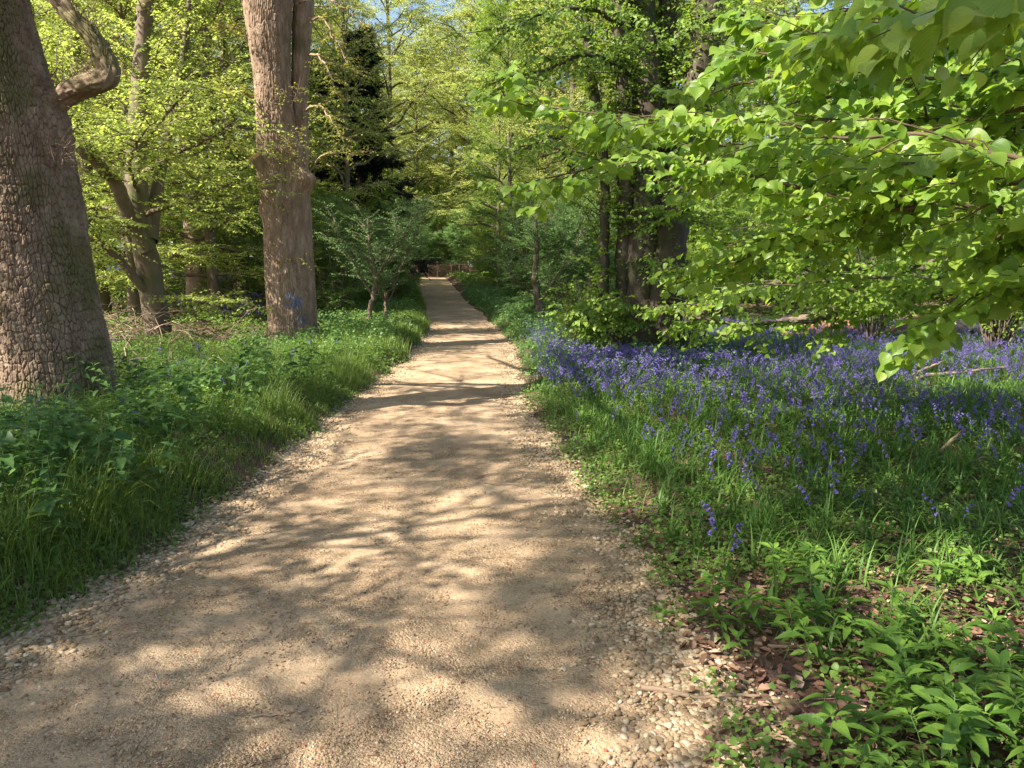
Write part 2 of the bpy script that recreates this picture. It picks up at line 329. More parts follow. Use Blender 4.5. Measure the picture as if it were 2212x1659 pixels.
def path_mat():
    m, n, l, out = newmat('gravel_path')
    tc = n.new('ShaderNodeTexCoord'); O = tc.outputs['Object']
    def noise(s, d=6, ro=.6):
        k = n.new('ShaderNodeTexNoise'); k.inputs['Scale'].default_value = s; k.inputs['Detail'].default_value = d; k.inputs['Roughness'].default_value = ro; l.new(O, k.inputs['Vector']); return k
    big = noise(.9, 8); fine = noise(70, 6, .75)
    v1 = n.new('ShaderNodeTexVoronoi'); v1.inputs['Scale'].default_value = 105; l.new(O, v1.inputs['Vector'])
    v2 = n.new('ShaderNodeTexVoronoi'); v2.inputs['Scale'].default_value = 230; l.new(O, v2.inputs['Vector'])
    r = ramp(n, [(.25, (.34, .235, .145)), (.5, (.435, .312, .20)), (.75, (.515, .385, .26))]); l.new(big.outputs[0], r.inputs[0])
    bw = n.new('ShaderNodeSeparateColor'); l.new(v1.outputs['Color'], bw.inputs[0])
    rr = ramp(n, [(0, (.55, .5, .45)), (.35, (.88, .86, .82)), (.8, (1.05, 1.04, 1.0)), (1, (1.25, 1.22, 1.18))]); l.new(bw.outputs[0], rr.inputs[0])
    x = n.new('ShaderNodeMix'); x.data_type = 'RGBA'; x.blend_type = 'MULTIPLY'; x.inputs[0].default_value = .75; l.new(r.outputs[0], x.inputs[6]); l.new(rr.outputs[0], x.inputs[7])
    lo = noise(1.7, 5, .65); lm = n.new('ShaderNodeMapRange'); l.new(lo.outputs[0], lm.inputs[0]); lm.inputs[1].default_value = .38; lm.inputs[2].default_value = .62; lm.inputs[3].default_value = .25; lm.inputs[4].default_value = .95; l.new(lm.outputs[0], x.inputs[0])
    rf = ramp(n, [(.3, (.72, .7, .66)), (.55, (1, 1, 1)), (.8, (1.15, 1.15, 1.15))]); l.new(fine.outputs[0], rf.inputs[0])
    y = n.new('ShaderNodeMix'); y.data_type = 'RGBA'; y.blend_type = 'MULTIPLY'; y.inputs[0].default_value = 1; l.new(x.outputs[2], y.inputs[6]); l.new(rf.outputs[0], y.inputs[7])
    md = noise(6, 6, .7); rm = ramp(n, [(.3, (.78, .75, .7)), (.5, (1, 1, 1)), (.72, (1.12, 1.1, 1.08))]); l.new(md.outputs[0], rm.inputs[0])
    y2 = n.new('ShaderNodeMix'); y2.data_type = 'RGBA'; y2.blend_type = 'MULTIPLY'; y2.inputs[0].default_value = 1; l.new(y.outputs[2], y2.inputs[6]); l.new(rm.outputs[0], y2.inputs[7]); y = y2
    a = n.new('ShaderNodeMath'); a.operation = 'MULTIPLY_ADD'; l.new(v1.outputs[0], a.inputs[0]); a.inputs[1].default_value = -1; l.new(fine.outputs[0], a.inputs[2])
    b = n.new('ShaderNodeMath'); b.operation = 'MULTIPLY_ADD'; l.new(v2.outputs[0], b.inputs[0]); b.inputs[1].default_value = -.5; l.new(a.outputs[0], b.inputs[2])
    bp = n.new('ShaderNodeBump'); l.new(lm.outputs[0], bp.inputs['Strength']); bp.inputs['Distance'].default_value = .012; l.new(b.outputs[0], bp.inputs['Height'])
    pr = n.new('ShaderNodeBsdfPrincipled'); pr.inputs['Roughness'].default_value = .92; pr.inputs['Specular IOR Level'].default_value = .2
    l.new(y.outputs[2], pr.inputs['Base Color']); l.new(bp.outputs[0], pr.inputs['Normal']); l.new(pr.outputs[0], out.inputs[0]); return m

# ------------------------------------------------------------------ setting: ground and path
def grid(g, X, Y, Z):
    h, w = X.shape; V = np.stack([X, Y, Z], -1).reshape(-1, 3)
    i = np.arange(h - 1)[:, None] * w; j = np.arange(w - 1)[None]
    g.add(V, np.stack([i + j, i + j + 1, i + w + j + 1, i + w + j], 2).reshape(-1, 4), None, .5)
def lines(lo, f0, f1, hi, st, grow=1.12):
    a = list(np.arange(f0, f1, st)); s = st
    while a[-1] < hi: s *= grow; a.append(a[-1] + s)
    s = st
    while a[0] > lo: s *= grow; a.insert(0, a[0] - s)
    return np.array(a)
gx = lines(-420, -8, 9, 420, .07); gy = lines(-300, 1.5, 16, 700, .07, 1.05)
X, Y = np.meshgrid(gx, gy); g = Geo(); grid(g, X, Y, zg(X, Y))
tag(g.build('ground', ground_mat()), kind='structure')
py = np.concatenate([np.arange(-12, 1.5, .4), np.arange(1.5, 14, .05), np.arange(14, 56, .25)])
l_, r_ = edges(py); s = np.linspace(0, 1, 71)
Xp = (l_ - .12)[:, None] * (1 - s) + (r_ + .12)[:, None] * s; Yp = np.repeat(py[:, None], 71, 1)
Zp = zp(Yp) + .02 * (1 - (2 * s[None] - 1) ** 2) - .012 + .014 * (fbm(Xp * 1.3, Yp * 1.3, 31) - .5) + .014 * (fbm(Xp * 9, Yp * 9, 33) - .5)
g = Geo(); grid(g, Xp, Yp, Zp); tag(g.build('path', path_mat()), kind='structure')
def zpath(X, Y):
    l, r = edges(Y); s = np.clip((X - l + .12) / (r - l + .24), 0, 1)
    return zp(Y) + .02 * (1 - (2 * s - 1) ** 2) - .012 + .014 * (fbm(X * 1.3, Y * 1.3, 31) - .5)

# far bank of woodland ground for the horizon is the same sheet; stones -----------------------------
import bmesh
def ico(sub):
    b = bmesh.new(); bmesh.ops.create_icosphere(b, subdivisions=sub, radius=1)
    V = np.array([v.co[:] for v in b.verts]); T = np.array([[v.index for v in f.verts] for f in b.faces]); b.free()
    V = V * (1 + .42 * (hash2(V[:, 0] * 3, V[:, 1] * 5 + V[:, 2] * 7, 2)[:, None] - .5)); return (V, NOQ, T, np.zeros((len(V), 2)))
I1, I2 = ico(1), ico(2)
def rot_rand(n, tilt=.4):
    a = rs.rand(n) * 2 * PI; ax = np.column_stack([np.cos(a), np.sin(a), rs.randn(n) * tilt * .5])
    nn = np.column_stack([rs.randn(n) * tilt, rs.randn(n) * tilt, np.ones(n)]); return frames(ax, nn)
def stones(n, ymin, ymax, edge, smin, smax, proto, bias=2.0):
    Y = ymin + (ymax - ymin) * rs.rand(n) ** 1.5; l, r = edges(Y)
    if edge:
        side = rs.rand(n) < .5; off = np.abs(rs.randn(n)) * .05 - .10 * rs.rand(n)
        off = np.where(rs.rand(n) < .35, -np.abs(rs.randn(n)) * .16, off)
        X = np.where(side, l - off, r + off)
    else: X = l + (r - l) * rs.rand(n)
    d = dpath(X, Y); z = np.where(d > -.1, np.maximum(zg(X, Y), zpath(X, Y)), zpath(X, Y))
    s = smin + (smax - smin) * rs.rand(n) ** bias
    sc = np.column_stack([s * (.8 + .5 * rs.rand(n)), s * (.8 + .5 * rs.rand(n)), s * (.45 + .3 * rs.rand(n))])
    return np.column_stack([X, Y, z + sc[:, 2] * (.1 if not edge else .2)]), sc
g = Geo()
for (n, a, b, e, s0, s1, pr_, bi) in [(16000, 1.9, 7, True, .0045, .014, I2, 1.3), (14000, 6, 22, True, .008, .018, I1, 1.6), (900, 1.9, 5, True, .009, .017, I2, 1.5),
                                 (60000, 1.9, 6.5, False, .0018, .0055, I1, 2.2), (500, 1.9, 8, False, .005, .009, I1, 2)]:
    p, sc = stones(n, a, b, e, s0, s1, pr_, bi); merge(g, pr_, p, rot_rand(n, .25), sc)
# the flare of loose pebbles at the right front and left front corners
for (x0, y0, sx, sy, n) in [(.70, 2.2, .12, .45, 2600), (-2.05, 2.8, .12, .5, 2200), (.70, 3.0, .06, .5, 900)]:
    X = x0 + rs.randn(n) * sx; Y = y0 + rs.randn(n) * sy; z = np.maximum(zg(X, Y), zpath(X, Y)); s = .0045 + .010 * rs.rand(n) ** 2
    sc = np.column_stack([s * (.8 + .5 * rs.rand(n)), s * (.8 + .5 * rs.rand(n)), s * .6]); merge(g, I2, np.column_stack([X, Y, z + s * .15]), rot_rand(n, .25), sc)
tag(g.build('gravel', M['stone']), kind='stuff')
g = Geo(); n = 2600; Y = 1.9 + 9 * rs.rand(n) ** 1.5; l, r = edges(Y); X = l + (r - l) * rs.rand(n)
merge(g, ROUND, np.column_stack([X, Y, zpath(X, Y) + .006]), rot_rand(n, .3), .004 + .006 * rs.rand(n)); tag(g.build('bud_scales', M['bud']), kind='stuff')

# ------------------------------------------------------------------ oaks with modelled bark
def voro(s, t, nC, seed):
    """F2-F1 of a jittered grid, periodic in s with nC cells"""
    i = np.floor(s); j = np.floor(t); d1 = np.full(s.shape, 9.); d2 = np.full(s.shape, 9.)
    idv = np.zeros(s.shape)
    for a in (-1, 0, 1):
        for b in (-1, 0, 1):
            ci = np.mod(i + a, nC); cj = j + b
            x = i + a + .15 + .7 * hash2(ci, cj, seed); y = j + b + .1 + .8 * hash2(ci, cj, seed + 5)
            d = np.hypot(x - s, y - t); m = d < d1
            d2 = np.where(m, d1, np.minimum(d2, d)); d1 = np.where(m, d, d1); idv = np.where(m, hash2(ci, cj, seed + 9), idv)
    return d2 - d1, idv
def bark_trunk(g, cen, rad, nth, dz, cw, ch, amp, seed, bumps=(), lobes=5, flare=.25, crack=.22):
    """cen: pts (n,3) bottom to top; rad per pt. horizontal rings"""
    cen = np.asarray(cen, float); z = np.arange(cen[0, 2], cen[-1, 2], dz); n = len(z)
    cx = np.interp(z, cen[:, 2], cen[:, 0]); cyy = np.interp(z, cen[:, 2], cen[:, 1]); rr = np.interp(z, cen[:, 2], rad)
    k = max(3, int(.4 / dz)); ker = np.hanning(k + 2)[1:-1]; ker /= ker.sum()
    sm = lambda q: np.convolve(np.pad(q, (k // 2, k - 1 - k // 2), 'edge'), ker, 'valid')
    cx, cyy, rr = sm(cx), sm(cyy), sm(rr)
    th = np.arange(nth) * 2 * PI / nth; TH, ZZ = np.meshgrid(th, z); RR = np.repeat(rr[:, None], nth, 1)
    h = ZZ - cen[0, 2]
    RR = RR * (1 + flare * np.exp(-h / .35) * (.5 + .5 * np.cos(TH * lobes + seed + .6 * np.sin(TH * 2))) + .035 * np.cos(TH * 3 + seed + h * .5) + .03 * np.cos(TH * 2 - h * .9 + 1))
    for (bt, bz, bw, bh, ba) in bumps:
        dt = np.mod(TH - bt + PI, 2 * PI) - PI; RR = RR + ba * np.exp(-(dt / bw) ** 2 - ((ZZ - bz) / bh) ** 2)
    nC = max(6, int(round(2 * PI * rad[len(rad) // 2] / cw)))
    wx = 2.6 * (fbm(TH * 2.3 + 9, ZZ * 2.0, seed) - .5) * np.sin(TH / 2) ** .5
    s_ = TH / (2 * PI) * nC + wx * 1.3 + .7 * np.sin(ZZ * 5 + 2 * np.sin(TH)) * .3; t_ = ZZ / ch + 1.6 * (fbm(TH * 3, ZZ * 2.5, seed + 2) - .5) * np.sin(TH / 2) ** .5
    d, iv = voro(s_, t_, nC, seed); d2, iv2 = voro(s_ * 2, t_ * 2.2, nC * 2, seed + 40)
    dep = ss(.0, crack, d) * (.55 + .75 * iv) + .30 * ss(.0, .25, d2) * (.5 + .8 * iv2)
    fuse = .8 + .2 * ss(.35, .6, fbm(TH * 2.1 + 3, ZZ * 1.7, seed + 8)); RR = RR + amp * (dep * fuse - .8) + amp * 1.1 * (fbm(TH * 5, ZZ * 3.5, seed + 12) - .5) * np.sin(TH / 2) ** .3
    RR = RR + amp * .5 * (fbm(TH * rad[0] * 60, ZZ * 45, seed + 3) - .5) * (np.sin(TH / 2) > .02)
    Xx = cx[:, None] + RR * np.cos(TH); Yy = cyy[:, None] + RR * np.sin(TH)
    V = np.stack([Xx, Yy, ZZ], -1).reshape(-1, 3); i = np.arange(n - 1)[:, None] * nth; j = np.arange(nth)[None]
    g.add(V, np.stack([i + j, i + (j + 1) % nth, i + nth + (j + 1) % nth, i + nth + j], 2).reshape(-1, 4), None, .5)
def px_profile(rows, Y):
    """rows: (v, left u, right u) from bottom to top -> centres, radii"""
    c = []; r = []
    for v, a, b in rows:
        A, B = P(a, v, Y), P(b, v, Y); c.append((A + B) / 2); r.append(abs(B[0] - A[0]) / 2)
    return np.array(c), np.array(r)

# ---- generic crown generator -----------------------------------------------------
def twigs_leaves(gl, gt, base, dirs, length, nleaf, size, proto, droop=.25, njit=.4, twr=.0025, petiole=.015, spread=.9, nb=(0, 0, 0)):
    """many straight twigs with alternate leaves. base, dirs (N,3), length (N,)"""
    N = len(base); dirs = nrm(dirs)
    if gt is not None:
        merge(gt, TWIG, base, frames(dirs, np.tile([0, 0, 1.], (N, 1)) + .01), np.column_stack([np.full(N, twr), length, np.full(N, twr)]))
    k = np.arange(nleaf); f = (k + .6) / nleaf
    f = f[None] + (rs.rand(N, nleaf) - .5) * .6 / nleaf
    pos = base[:, None] + dirs[:, None] * (f * length[:, None])[..., None]
    pos[..., 2] -= droop * .35 * (f ** 2) * length[:, None]
    side = nrm(np.cross(dirs, np.array([0, 0, 1.]) + .001)); sg = np.where(k % 2 == 0, 1, -1)[None, :, None]
    ax = dirs[:, None] * (.35 + .6 * f[..., None]) + side[:, None] * sg * spread + np.array([0, 0, -1.]) * (droop * (.4 + rs.rand(N, nleaf)))[..., None] + rs.randn(N, nleaf, 3) * .22
    ax = nrm(ax); nn = np.array([0, 0, 1.]) + np.array(nb) + rs.randn(N, nleaf, 3) * njit
    sz = size * (.6 + .6 * rs.rand(N, nleaf)) * (1.05 - .35 * f)
    pos = pos + ax * petiole
    merge(gl, proto, pos.reshape(-1, 3), frames(ax.reshape(-1, 3), nn.reshape(-1, 3)), sz.ravel(), np.clip(np.repeat(rs.rand(N), nleaf) * .5 + rs.rand(N * nleaf) * .5, 0, 1))
def gen_tree(gt, gl, tpts, trad, nprim, hb, R, nsec, ntw, nleaf, size, proto, elev=(5, 45), twlen=.5, droop=.3, prof='round', k=8, tubek=5, azr=None, density_fn=None):
    tpts = np.asarray(tpts, float); H = tpts[-1][2]; z0 = tpts[0][2]
    if gt is not None and trad is not None: tube(gt, tpts, trad, k)
    B = []; D = []; Ln = []
    for i in range(nprim):
        f = (i + rs.rand() * .8) / nprim; h = hb + (H - hb) * f
        if prof == 'round': pr_ = math.sin(PI * (.18 + .78 * f)) ** .7
        elif prof == 'cone': pr_ = 1.05 - .9 * f
        else: pr_ = 1 - .35 * f
        az = i * 2.399 + rs.rand() * .7
        if azr: az = azr[0] + (azr[1] - azr[0]) * rs.rand()
        L = R * pr_ * (.75 + .45 * rs.rand()); el = math.radians(elev[0] + (elev[1] - elev[0]) * (f * .8 + .2 * rs.rand()))
        st = np.array([np.interp(h, tpts[:, 2], tpts[:, q]) for q in range(3)]); tr_ = np.interp(h, tpts[:, 2], trad) if trad is not None else .05
        d = np.array([math.cos(az) * math.cos(el), math.sin(az) * math.cos(el), math.sin(el)])
        n = 8; t = np.linspace(0, 1, n); pts = st + d * (t * L)[:, None]; pts[:, 2] += -droop * L * .5 * t ** 2
        pts[1:] += np.cumsum(rs.randn(n - 1, 3) * L * .022, axis=0)
        r0 = min(tr_ * .5, .012 + L * .018); rad = r0 * (1 - .85 * t) + .003
        if gt is not None: tube(gt, pts, rad, tubek)
        for j in range(nsec):
            q = .22 + .78 * (j + rs.rand()) / nsec; b = np.array([np.interp(q, t, pts[:, c]) for c in range(3)])
            pd = nrm(pts[min(n - 1, int(q * n) + 1 if int(q * n) + 1 < n else n - 1)] - pts[max(0, int(q * n) - 1)])
            sgn = 1 if j % 2 else -1; sd_ = nrm(np.cross(pd, [0, 0, 1.]))
            dd = nrm(pd * .65 + sd_ * sgn * (.5 + .5 * rs.rand()) + np.array([0, 0, .25 * rs.randn() + .05]))
            sl = L * (.48 - .25 * q) * (.6 + .6 * rs.rand()) + .25
            sp = b + dd * (np.linspace(0, 1, 5) * sl)[:, None]; sp[:, 2] -= droop * sl * .25 * np.linspace(0, 1, 5) ** 2; sp[1:] += np.cumsum(rs.randn(4, 3) * sl * .03, axis=0)
            if gt is not None: tube(gt, sp, np.linspace(.35 * r0 * (1 - q * .6) + .003, .002, 5), 3, cap=False)
            m = ntw; tt = (np.arange(m) + rs.rand(m)) / m; bb = np.column_stack([np.interp(tt, np.linspace(0, 1, 5), sp[:, c]) for c in range(3)])
            ss_ = nrm(np.cross(dd, [0, 0, 1.])); sg = np.where(np.arange(m) % 2 == 0, 1, -1)[:, None]
            td = dd * .7 + ss_ * sg * .75 + rs.randn(m, 3) * np.array([.2, .2, .28])
            B.append(bb); D.append(td); Ln.append(twlen * (.6 + .7 * rs.rand(m)) * (1.1 - .5 * tt))
    B = np.concatenate(B); D = np.concatenate(D); Ln = np.concatenate(Ln)
    if density_fn is not None:
        kk = density_fn(B); B, D, Ln = B[kk], D[kk], Ln[kk]
    twigs_leaves(gl, gt if twlen * 1 > 0 else None, B, D, Ln, nleaf, size, proto, droop, .45)

def clumpy(seed, sc=.8, thr=.5, soft=.06):
    def f(B):
        v = .5 * fbm(B[:, 0] * sc + seed, B[:, 1] * sc + B[:, 2] * sc * .7, seed, 2) + .5 * fbm(B[:, 2] * sc * 1.1 + seed * 3, (B[:, 0] - B[:, 1]) * sc * .8, seed + 3, 2)
        return v + soft * rs.randn(len(v)) > thr
    return f
def straight(H, r, lean=(0, 0), n=8, wob=.12, z0=-.3):
    t = np.linspace(0, 1, n); p = np.column_stack([lean[0] * t + wob * np.sin(t * 5 + lean[0] * 3), lean[1] * t + wob * np.cos(t * 4), z0 + (H - z0) * t])
    return p, r * (1 - .82 * t ** 1.1) * (1 + .35 * np.exp(-t * 14))

# ---- left oak -----------------------------------------------------------------
root = empty('oak_tree', tuple(P(122, 925, 7.2)), 'broad dark oak with deeply cracked bark and one crooked limb, nearest on the left edge', 'tree')
rootp = np.array(root.location)
rows = [(980, -14, 266), (930, -4, 254), (870, 2, 243), (780, 2, 226), (650, -14, 196), (550, -26, 178), (400, -50, 152), (330, -56, 138), (250, -68, 121), (180, -80, 97), (100, -96, 74), (0, -118, 45), (-150, -150, 20), (-500, -210, -40), (-1000, -280, -130), (-1800, -400, -300)]
c, r = px_profile(rows, 7.2)
def near_trunk(g, c, r, hi, **kw):
    kk = c[:, 2] <= hi; bark_trunk(g, c[kk] - kw.pop('off'), r[kk], **kw)
g = Geo()
kz = c[:, 2] > 4.2; ctop = np.vstack([c[kz][:1] - [0, 0, .35], c[kz]]) - rootp; tube(g, ctop, np.r_[r[kz][0], r[kz]] * 1.0, 40)
near_trunk(g, c, r, 5.2, off=rootp, nth=880, dz=.0075, cw=.033, ch=.085, amp=.022, seed=3, flare=.16, lobes=6,
    bumps=[(-1.35, P(0, 940, 7.2)[2] - rootp[2] + .1, .5, .2, .07), (-.1, P(0, 262, 7.2)[2] - rootp[2], .5, .22, .09), (-2.1, P(0, 880, 7.2)[2] - rootp[2], .25, .2, .06), (-1.9, P(0, 700, 7.2)[2] - rootp[2], .4, .35, .035)])
def bark_limb(g, W, rad, k, seed, amp):
    t_ = Geo(); tube(t_, W, rad, k, cap=True); V = t_.V[0]; n = len(W); body = V[:n * k].reshape(n, k, 3); C = W[:, None]
    sl = np.r_[0, np.cumsum(np.linalg.norm(np.diff(W, axis=0), axis=1))][:, None]; th = (np.arange(k) * 2 * PI / k)[None]; nC = 14
    d, iv = voro(th / (2 * PI) * nC + 0 * sl, sl / .12 + 0 * th, nC, seed); lump = fbm(np.cos(th) * 1.5 + 7 + sl * 3, np.sin(th) * 1.5 + 3 + sl * 2, seed) - .5
    f = 1 + (amp * ((ss(0, .3, d) - .8) * (.6 + .8 * iv)) + lump * .07) / np.repeat(rad[:, None], k, 1)
    V[:n * k] = (C + (body - C) * f[..., None]).reshape(-1, 3); g.add(V, t_.Q[0], t_.T[0] if t_.T else None, .5)
limb = spline([P(40, 300, 7.3), P(100, 238, 7.25), P(150, 200, 7.2), P(200, 182, 7.1), P(232, 170, 7.05), P(236, 150, 7.05), P(214, 105, 7.05), P(188, 68, 7.05), P(150, 28, 7.1), P(120, -10, 7.1), P(100, -80, 7.1), P(80, -200, 7.15), P(95, -360, 7.2)], 240) - rootp
lr = np.interp(np.linspace(0, 1, 240), [0, .06, .12, .18, .25, .31, .36, .45, .6, .8, 1], [.20, .16, .115, .092, .088, .095, .084, .072, .062, .052, .04])
bark_limb(g, limb, lr, 56, 5, .012)
gl = Geo()
top = c[c[:, 2] > 5] - rootp
gen_tree(g, gl, np.vstack([c[-4:] - rootp]), r[-4:] * .9, 30, 5.2, 5.6, 9, 12, 13, .09, SIMPLE, (0, 55), .55, .2, 'round', density_fn=clumpy(8, .75, .495, .03))
for i in range(15):    # twig tufts on the limb and trunk edge
    q = limb[38 + i * 6]; dn = 22; tw = rs.randn(dn, 3) * .6 + np.array([0, -.3, .9]); merge(g, TWIG, np.tile(q, (dn, 1)), frames(tw, rs.randn(dn, 3)), np.column_stack([np.full(dn, .003), .12 + .25 * rs.rand(dn), np.full(dn, .003)]))
q = P(140, 335, 7.0) - rootp; dn = 60; tw = rs.randn(dn, 3) + np.array([.8, -.4, .2]); merge(g, TWIG, q + rs.randn(dn, 3) * .08, frames(tw, rs.randn(dn, 3)), np.column_stack([np.full(dn, .003), .08 + .16 * rs.rand(dn), np.full(dn, .003)]))
g.build('trunk', M['barkoak'], root); gl.build('crown', M['oakleaf'], root)

# ---- centre twin-stemmed oak ------------------------------------------------------
YO = 14.5; rootp = P(632, 745, YO)
root = empty('oak_tree', tuple(rootp), 'tall grey twin-stemmed oak with burls, a sawn stub and blue paint on its trunk', 'tree')
rows = [(775, 574, 692), (745, 578, 684), (700, 580, 680), (640, 577, 677), (580, 574, 673), (500, 572, 669), (450, 568, 668), (400, 562, 664), (350, 560, 655), (300, 556, 640), (230, 554, 630), (150, 548, 626), (80, 536, 628), (0, 526, 632), (-150, 505, 615), (-500, 470, 560), (-1100, 420, 470)]
c, r = px_profile(rows, YO); g = Geo()
zz = lambda v: P(0, v, YO)[2] - rootp[2]
bark_trunk(g, c - rootp, r, 420, .014, .036, .20, .020, 11, flare=.12, lobes=5,
    bumps=[(-.25, zz(388), .42, .18, .22), (PI, zz(455), .3, .17, .09), (-1.5, zz(590), .25, .08, .04), (PI, zz(375), .3, .16, .05), (-1.9, zz(660), .5, .5, -.02), (-.3, zz(320), .6, .15, .06)])
rows2 = [(420, 615, 655), (340, 625, 668), (280, 630, 664), (200, 630, 663), (120, 631, 668), (50, 633, 674), (0, 635, 678), (-300, 640, 690), (-900, 660, 700)]
c2, r2 = px_profile(rows2, YO + .25)
bark_trunk(g, c2 - rootp, r2, 120, .022, .05, .30, .016, 17, flare=0)
for uu in (595, 615, 640, 585, 655):      # epicormic tufts
    for vv in ((330, 26), (205, 12)) if uu in (595, 640) else ((335, 16),):
        q = P(uu, vv[0], YO - .42) - rootp; dn = vv[1]; tw = rs.randn(dn, 3) * .8 + np.array([0, -.9, .3])
        merge(g, TWIG, q + rs.randn(dn, 3) * np.array([.08, .02, .06]), frames(tw, rs.randn(dn, 3)), np.column_stack([np.full(dn, .004), .1 + .22 * rs.rand(dn), np.full(dn, .004)]))
gl = Geo()
gen_tree(g, gl, c[-4:] - rootp, r[-4:] * .9, 30, 7.5, 6.0, 8, 9, 10, .095, SIMPLE, (0, 55), .55, .2, 'round', density_fn=clumpy(9, .75, .48))
for vv, un, dn in ((335, 25, 40), (205, 12, 20), (560, 8, 14), (300, -20, 20)):
    q = P(632 + rs.randn() * 8, vv, YO - .45) - rootp; bs = q + rs.randn(dn, 3) * np.array([.22, .08, .12])
    twigs_leaves(gl, g, bs, rs.randn(dn, 3) + np.array([.1, -1, .3]), .12 + .15 * rs.rand(dn), 5, .05, HEX)
for a, b_ in ((P(668, 120, YO), P(735, 215, YO - 1)), (P(660, 240, YO), P(740, 300, YO - 1.2)), (P(668, 40, YO), P(760, 150, YO - 1)), (P(560, 240, YO), P(470, 200, YO - 1)), (P(655, 390, YO), P(770, 330, YO)), (P(552, 120, YO), P(470, 60, YO)), (P(640, 10, YO), P(800, 60, YO - 1.5))):
    pts = spline([a, a * .6 + b_ * .4 + [0, 0, .25], b_], 12, .02) - rootp; tube(g, pts, np.linspace(.025, .005, 12), 5)
    bs = pts[rs.randint(3, 12, 34)]; twigs_leaves(gl, g, bs, rs.randn(34, 3) * [1, 1, .5] + nrm(b_ - a), .2 + .35 * rs.rand(34), 8, .055, HEX, .15, .6)
t_ = g.build('trunk', M['barkoak2'], root); gl.build('crown', M['oakleaf'], root)
g = Geo(); a = P(578, 378, YO - .2) - rootp; b_ = P(551, 338, YO - .42) - rootp
tube(g, np.linspace(a, b_, 6), [.15, .14, .125, .115, .11, .108], 18); g.build('stub', M['barkoak2'], root)
# paint coordinates of the material are in object space: the trunk's own origin is the root
g = Geo(); ax = nrm(b_ - a); tube(g, [b_ - ax * .01, b_ + ax * .012], [.1, .096], 18); g.build('sawn_face', M['cutwood'], root)

# ---- forked beech at left ---------------------------------------------------------
def px_tree(name, label, Y, boughs, matname, leafmat_, size, proto, ntw, nleaf, twlen, group=None, base=None, spread=.35, extra=None, cat='tree', nb=(0, 0, 0), droop=.3):
    """boughs: list of (list of (u, v, Y), r0, r1, leafy start 0..1, number of shoots, shoot length)"""
    b0 = np.array(base) if base is not None else P(*boughs[0][0][0]); root = empty(name, tuple(b0), label, cat, group)
    g = Geo(); gl = Geo()
    for pts, r0, r1, lf, nsh, shl in boughs:
        W = np.array([P(*p) if len(p) == 3 else np.array(p[:3]) for p in pts]); n = max(12, int(6 * len(W)))
        W = spline(W, n, 0.0) - b0; t = np.linspace(0, 1, n)
        W[1:-1] += rs.randn(n - 2, 3) * min(.012, r0 * .3)
        tube(g, W, (r0 * (1 - t) + r1 * t) * (1 + .05 * rs.randn(n)), 14 if r0 > .1 else 7)
        if nsh == 0: continue
        for j in range(nsh):
            q = lf + (1 - lf) * (j + rs.rand()) / nsh; i = min(n - 2, int(q * (n - 1))); b = W[i] + (W[i + 1] - W[i]) * (q * (n - 1) - i)
            pd = nrm(W[i + 1] - W[i]); sd_ = nrm(np.cross(pd, [0, 0, 1.])); sg = 1 if j % 2 else -1
            dd = nrm(pd * .75 + sd_ * sg * (.45 + .6 * rs.rand()) + np.array([0, 0, .22 * rs.randn()]))
            sl = shl * (.5 + .8 * rs.rand()) * (1.15 - .6 * q)
            m_ = 6; tt = np.linspace(0, 1, m_); sp = b + dd * (tt * sl)[:, None]; sp[:, 2] -= .12 * sl * tt ** 2; sp[1:] += np.cumsum(rs.randn(m_ - 1, 3) * sl * .025, axis=0)
            tube(g, sp, np.linspace(max(.003, min(.012, r0 * .3)), .0018, m_), 5, cap=False)
            nt_ = max(2, int(ntw * sl / shl)); ft = (np.arange(nt_) + rs.rand(nt_)) / nt_; bb = np.column_stack([np.interp(ft, tt, sp[:, c]) for c in range(3)])
            s2 = nrm(np.cross(dd, [0, 0, 1.])); sgn = np.where(np.arange(nt_) % 2 == 0, 1, -1)[:, None]
            td = dd * .75 + s2 * sgn * .7 + rs.randn(nt_, 3) * [.15, .15, .22]
            twigs_leaves(gl, g, bb, td, twlen * (.6 + .7 * rs.rand(nt_)) * (1.1 - .4 * ft), nleaf, size, proto, droop, spread, nb=nb)
            twigs_leaves(gl, None, b[None], dd[None], np.array([sl]), max(4, int(sl / .05)), size, proto, droop, spread, nb=nb)
    if extra: extra(g, gl, b0)
    g.build('trunk', M[matname], root); gl.build('crown', M[leafmat_], root); return root
YB = 15.0
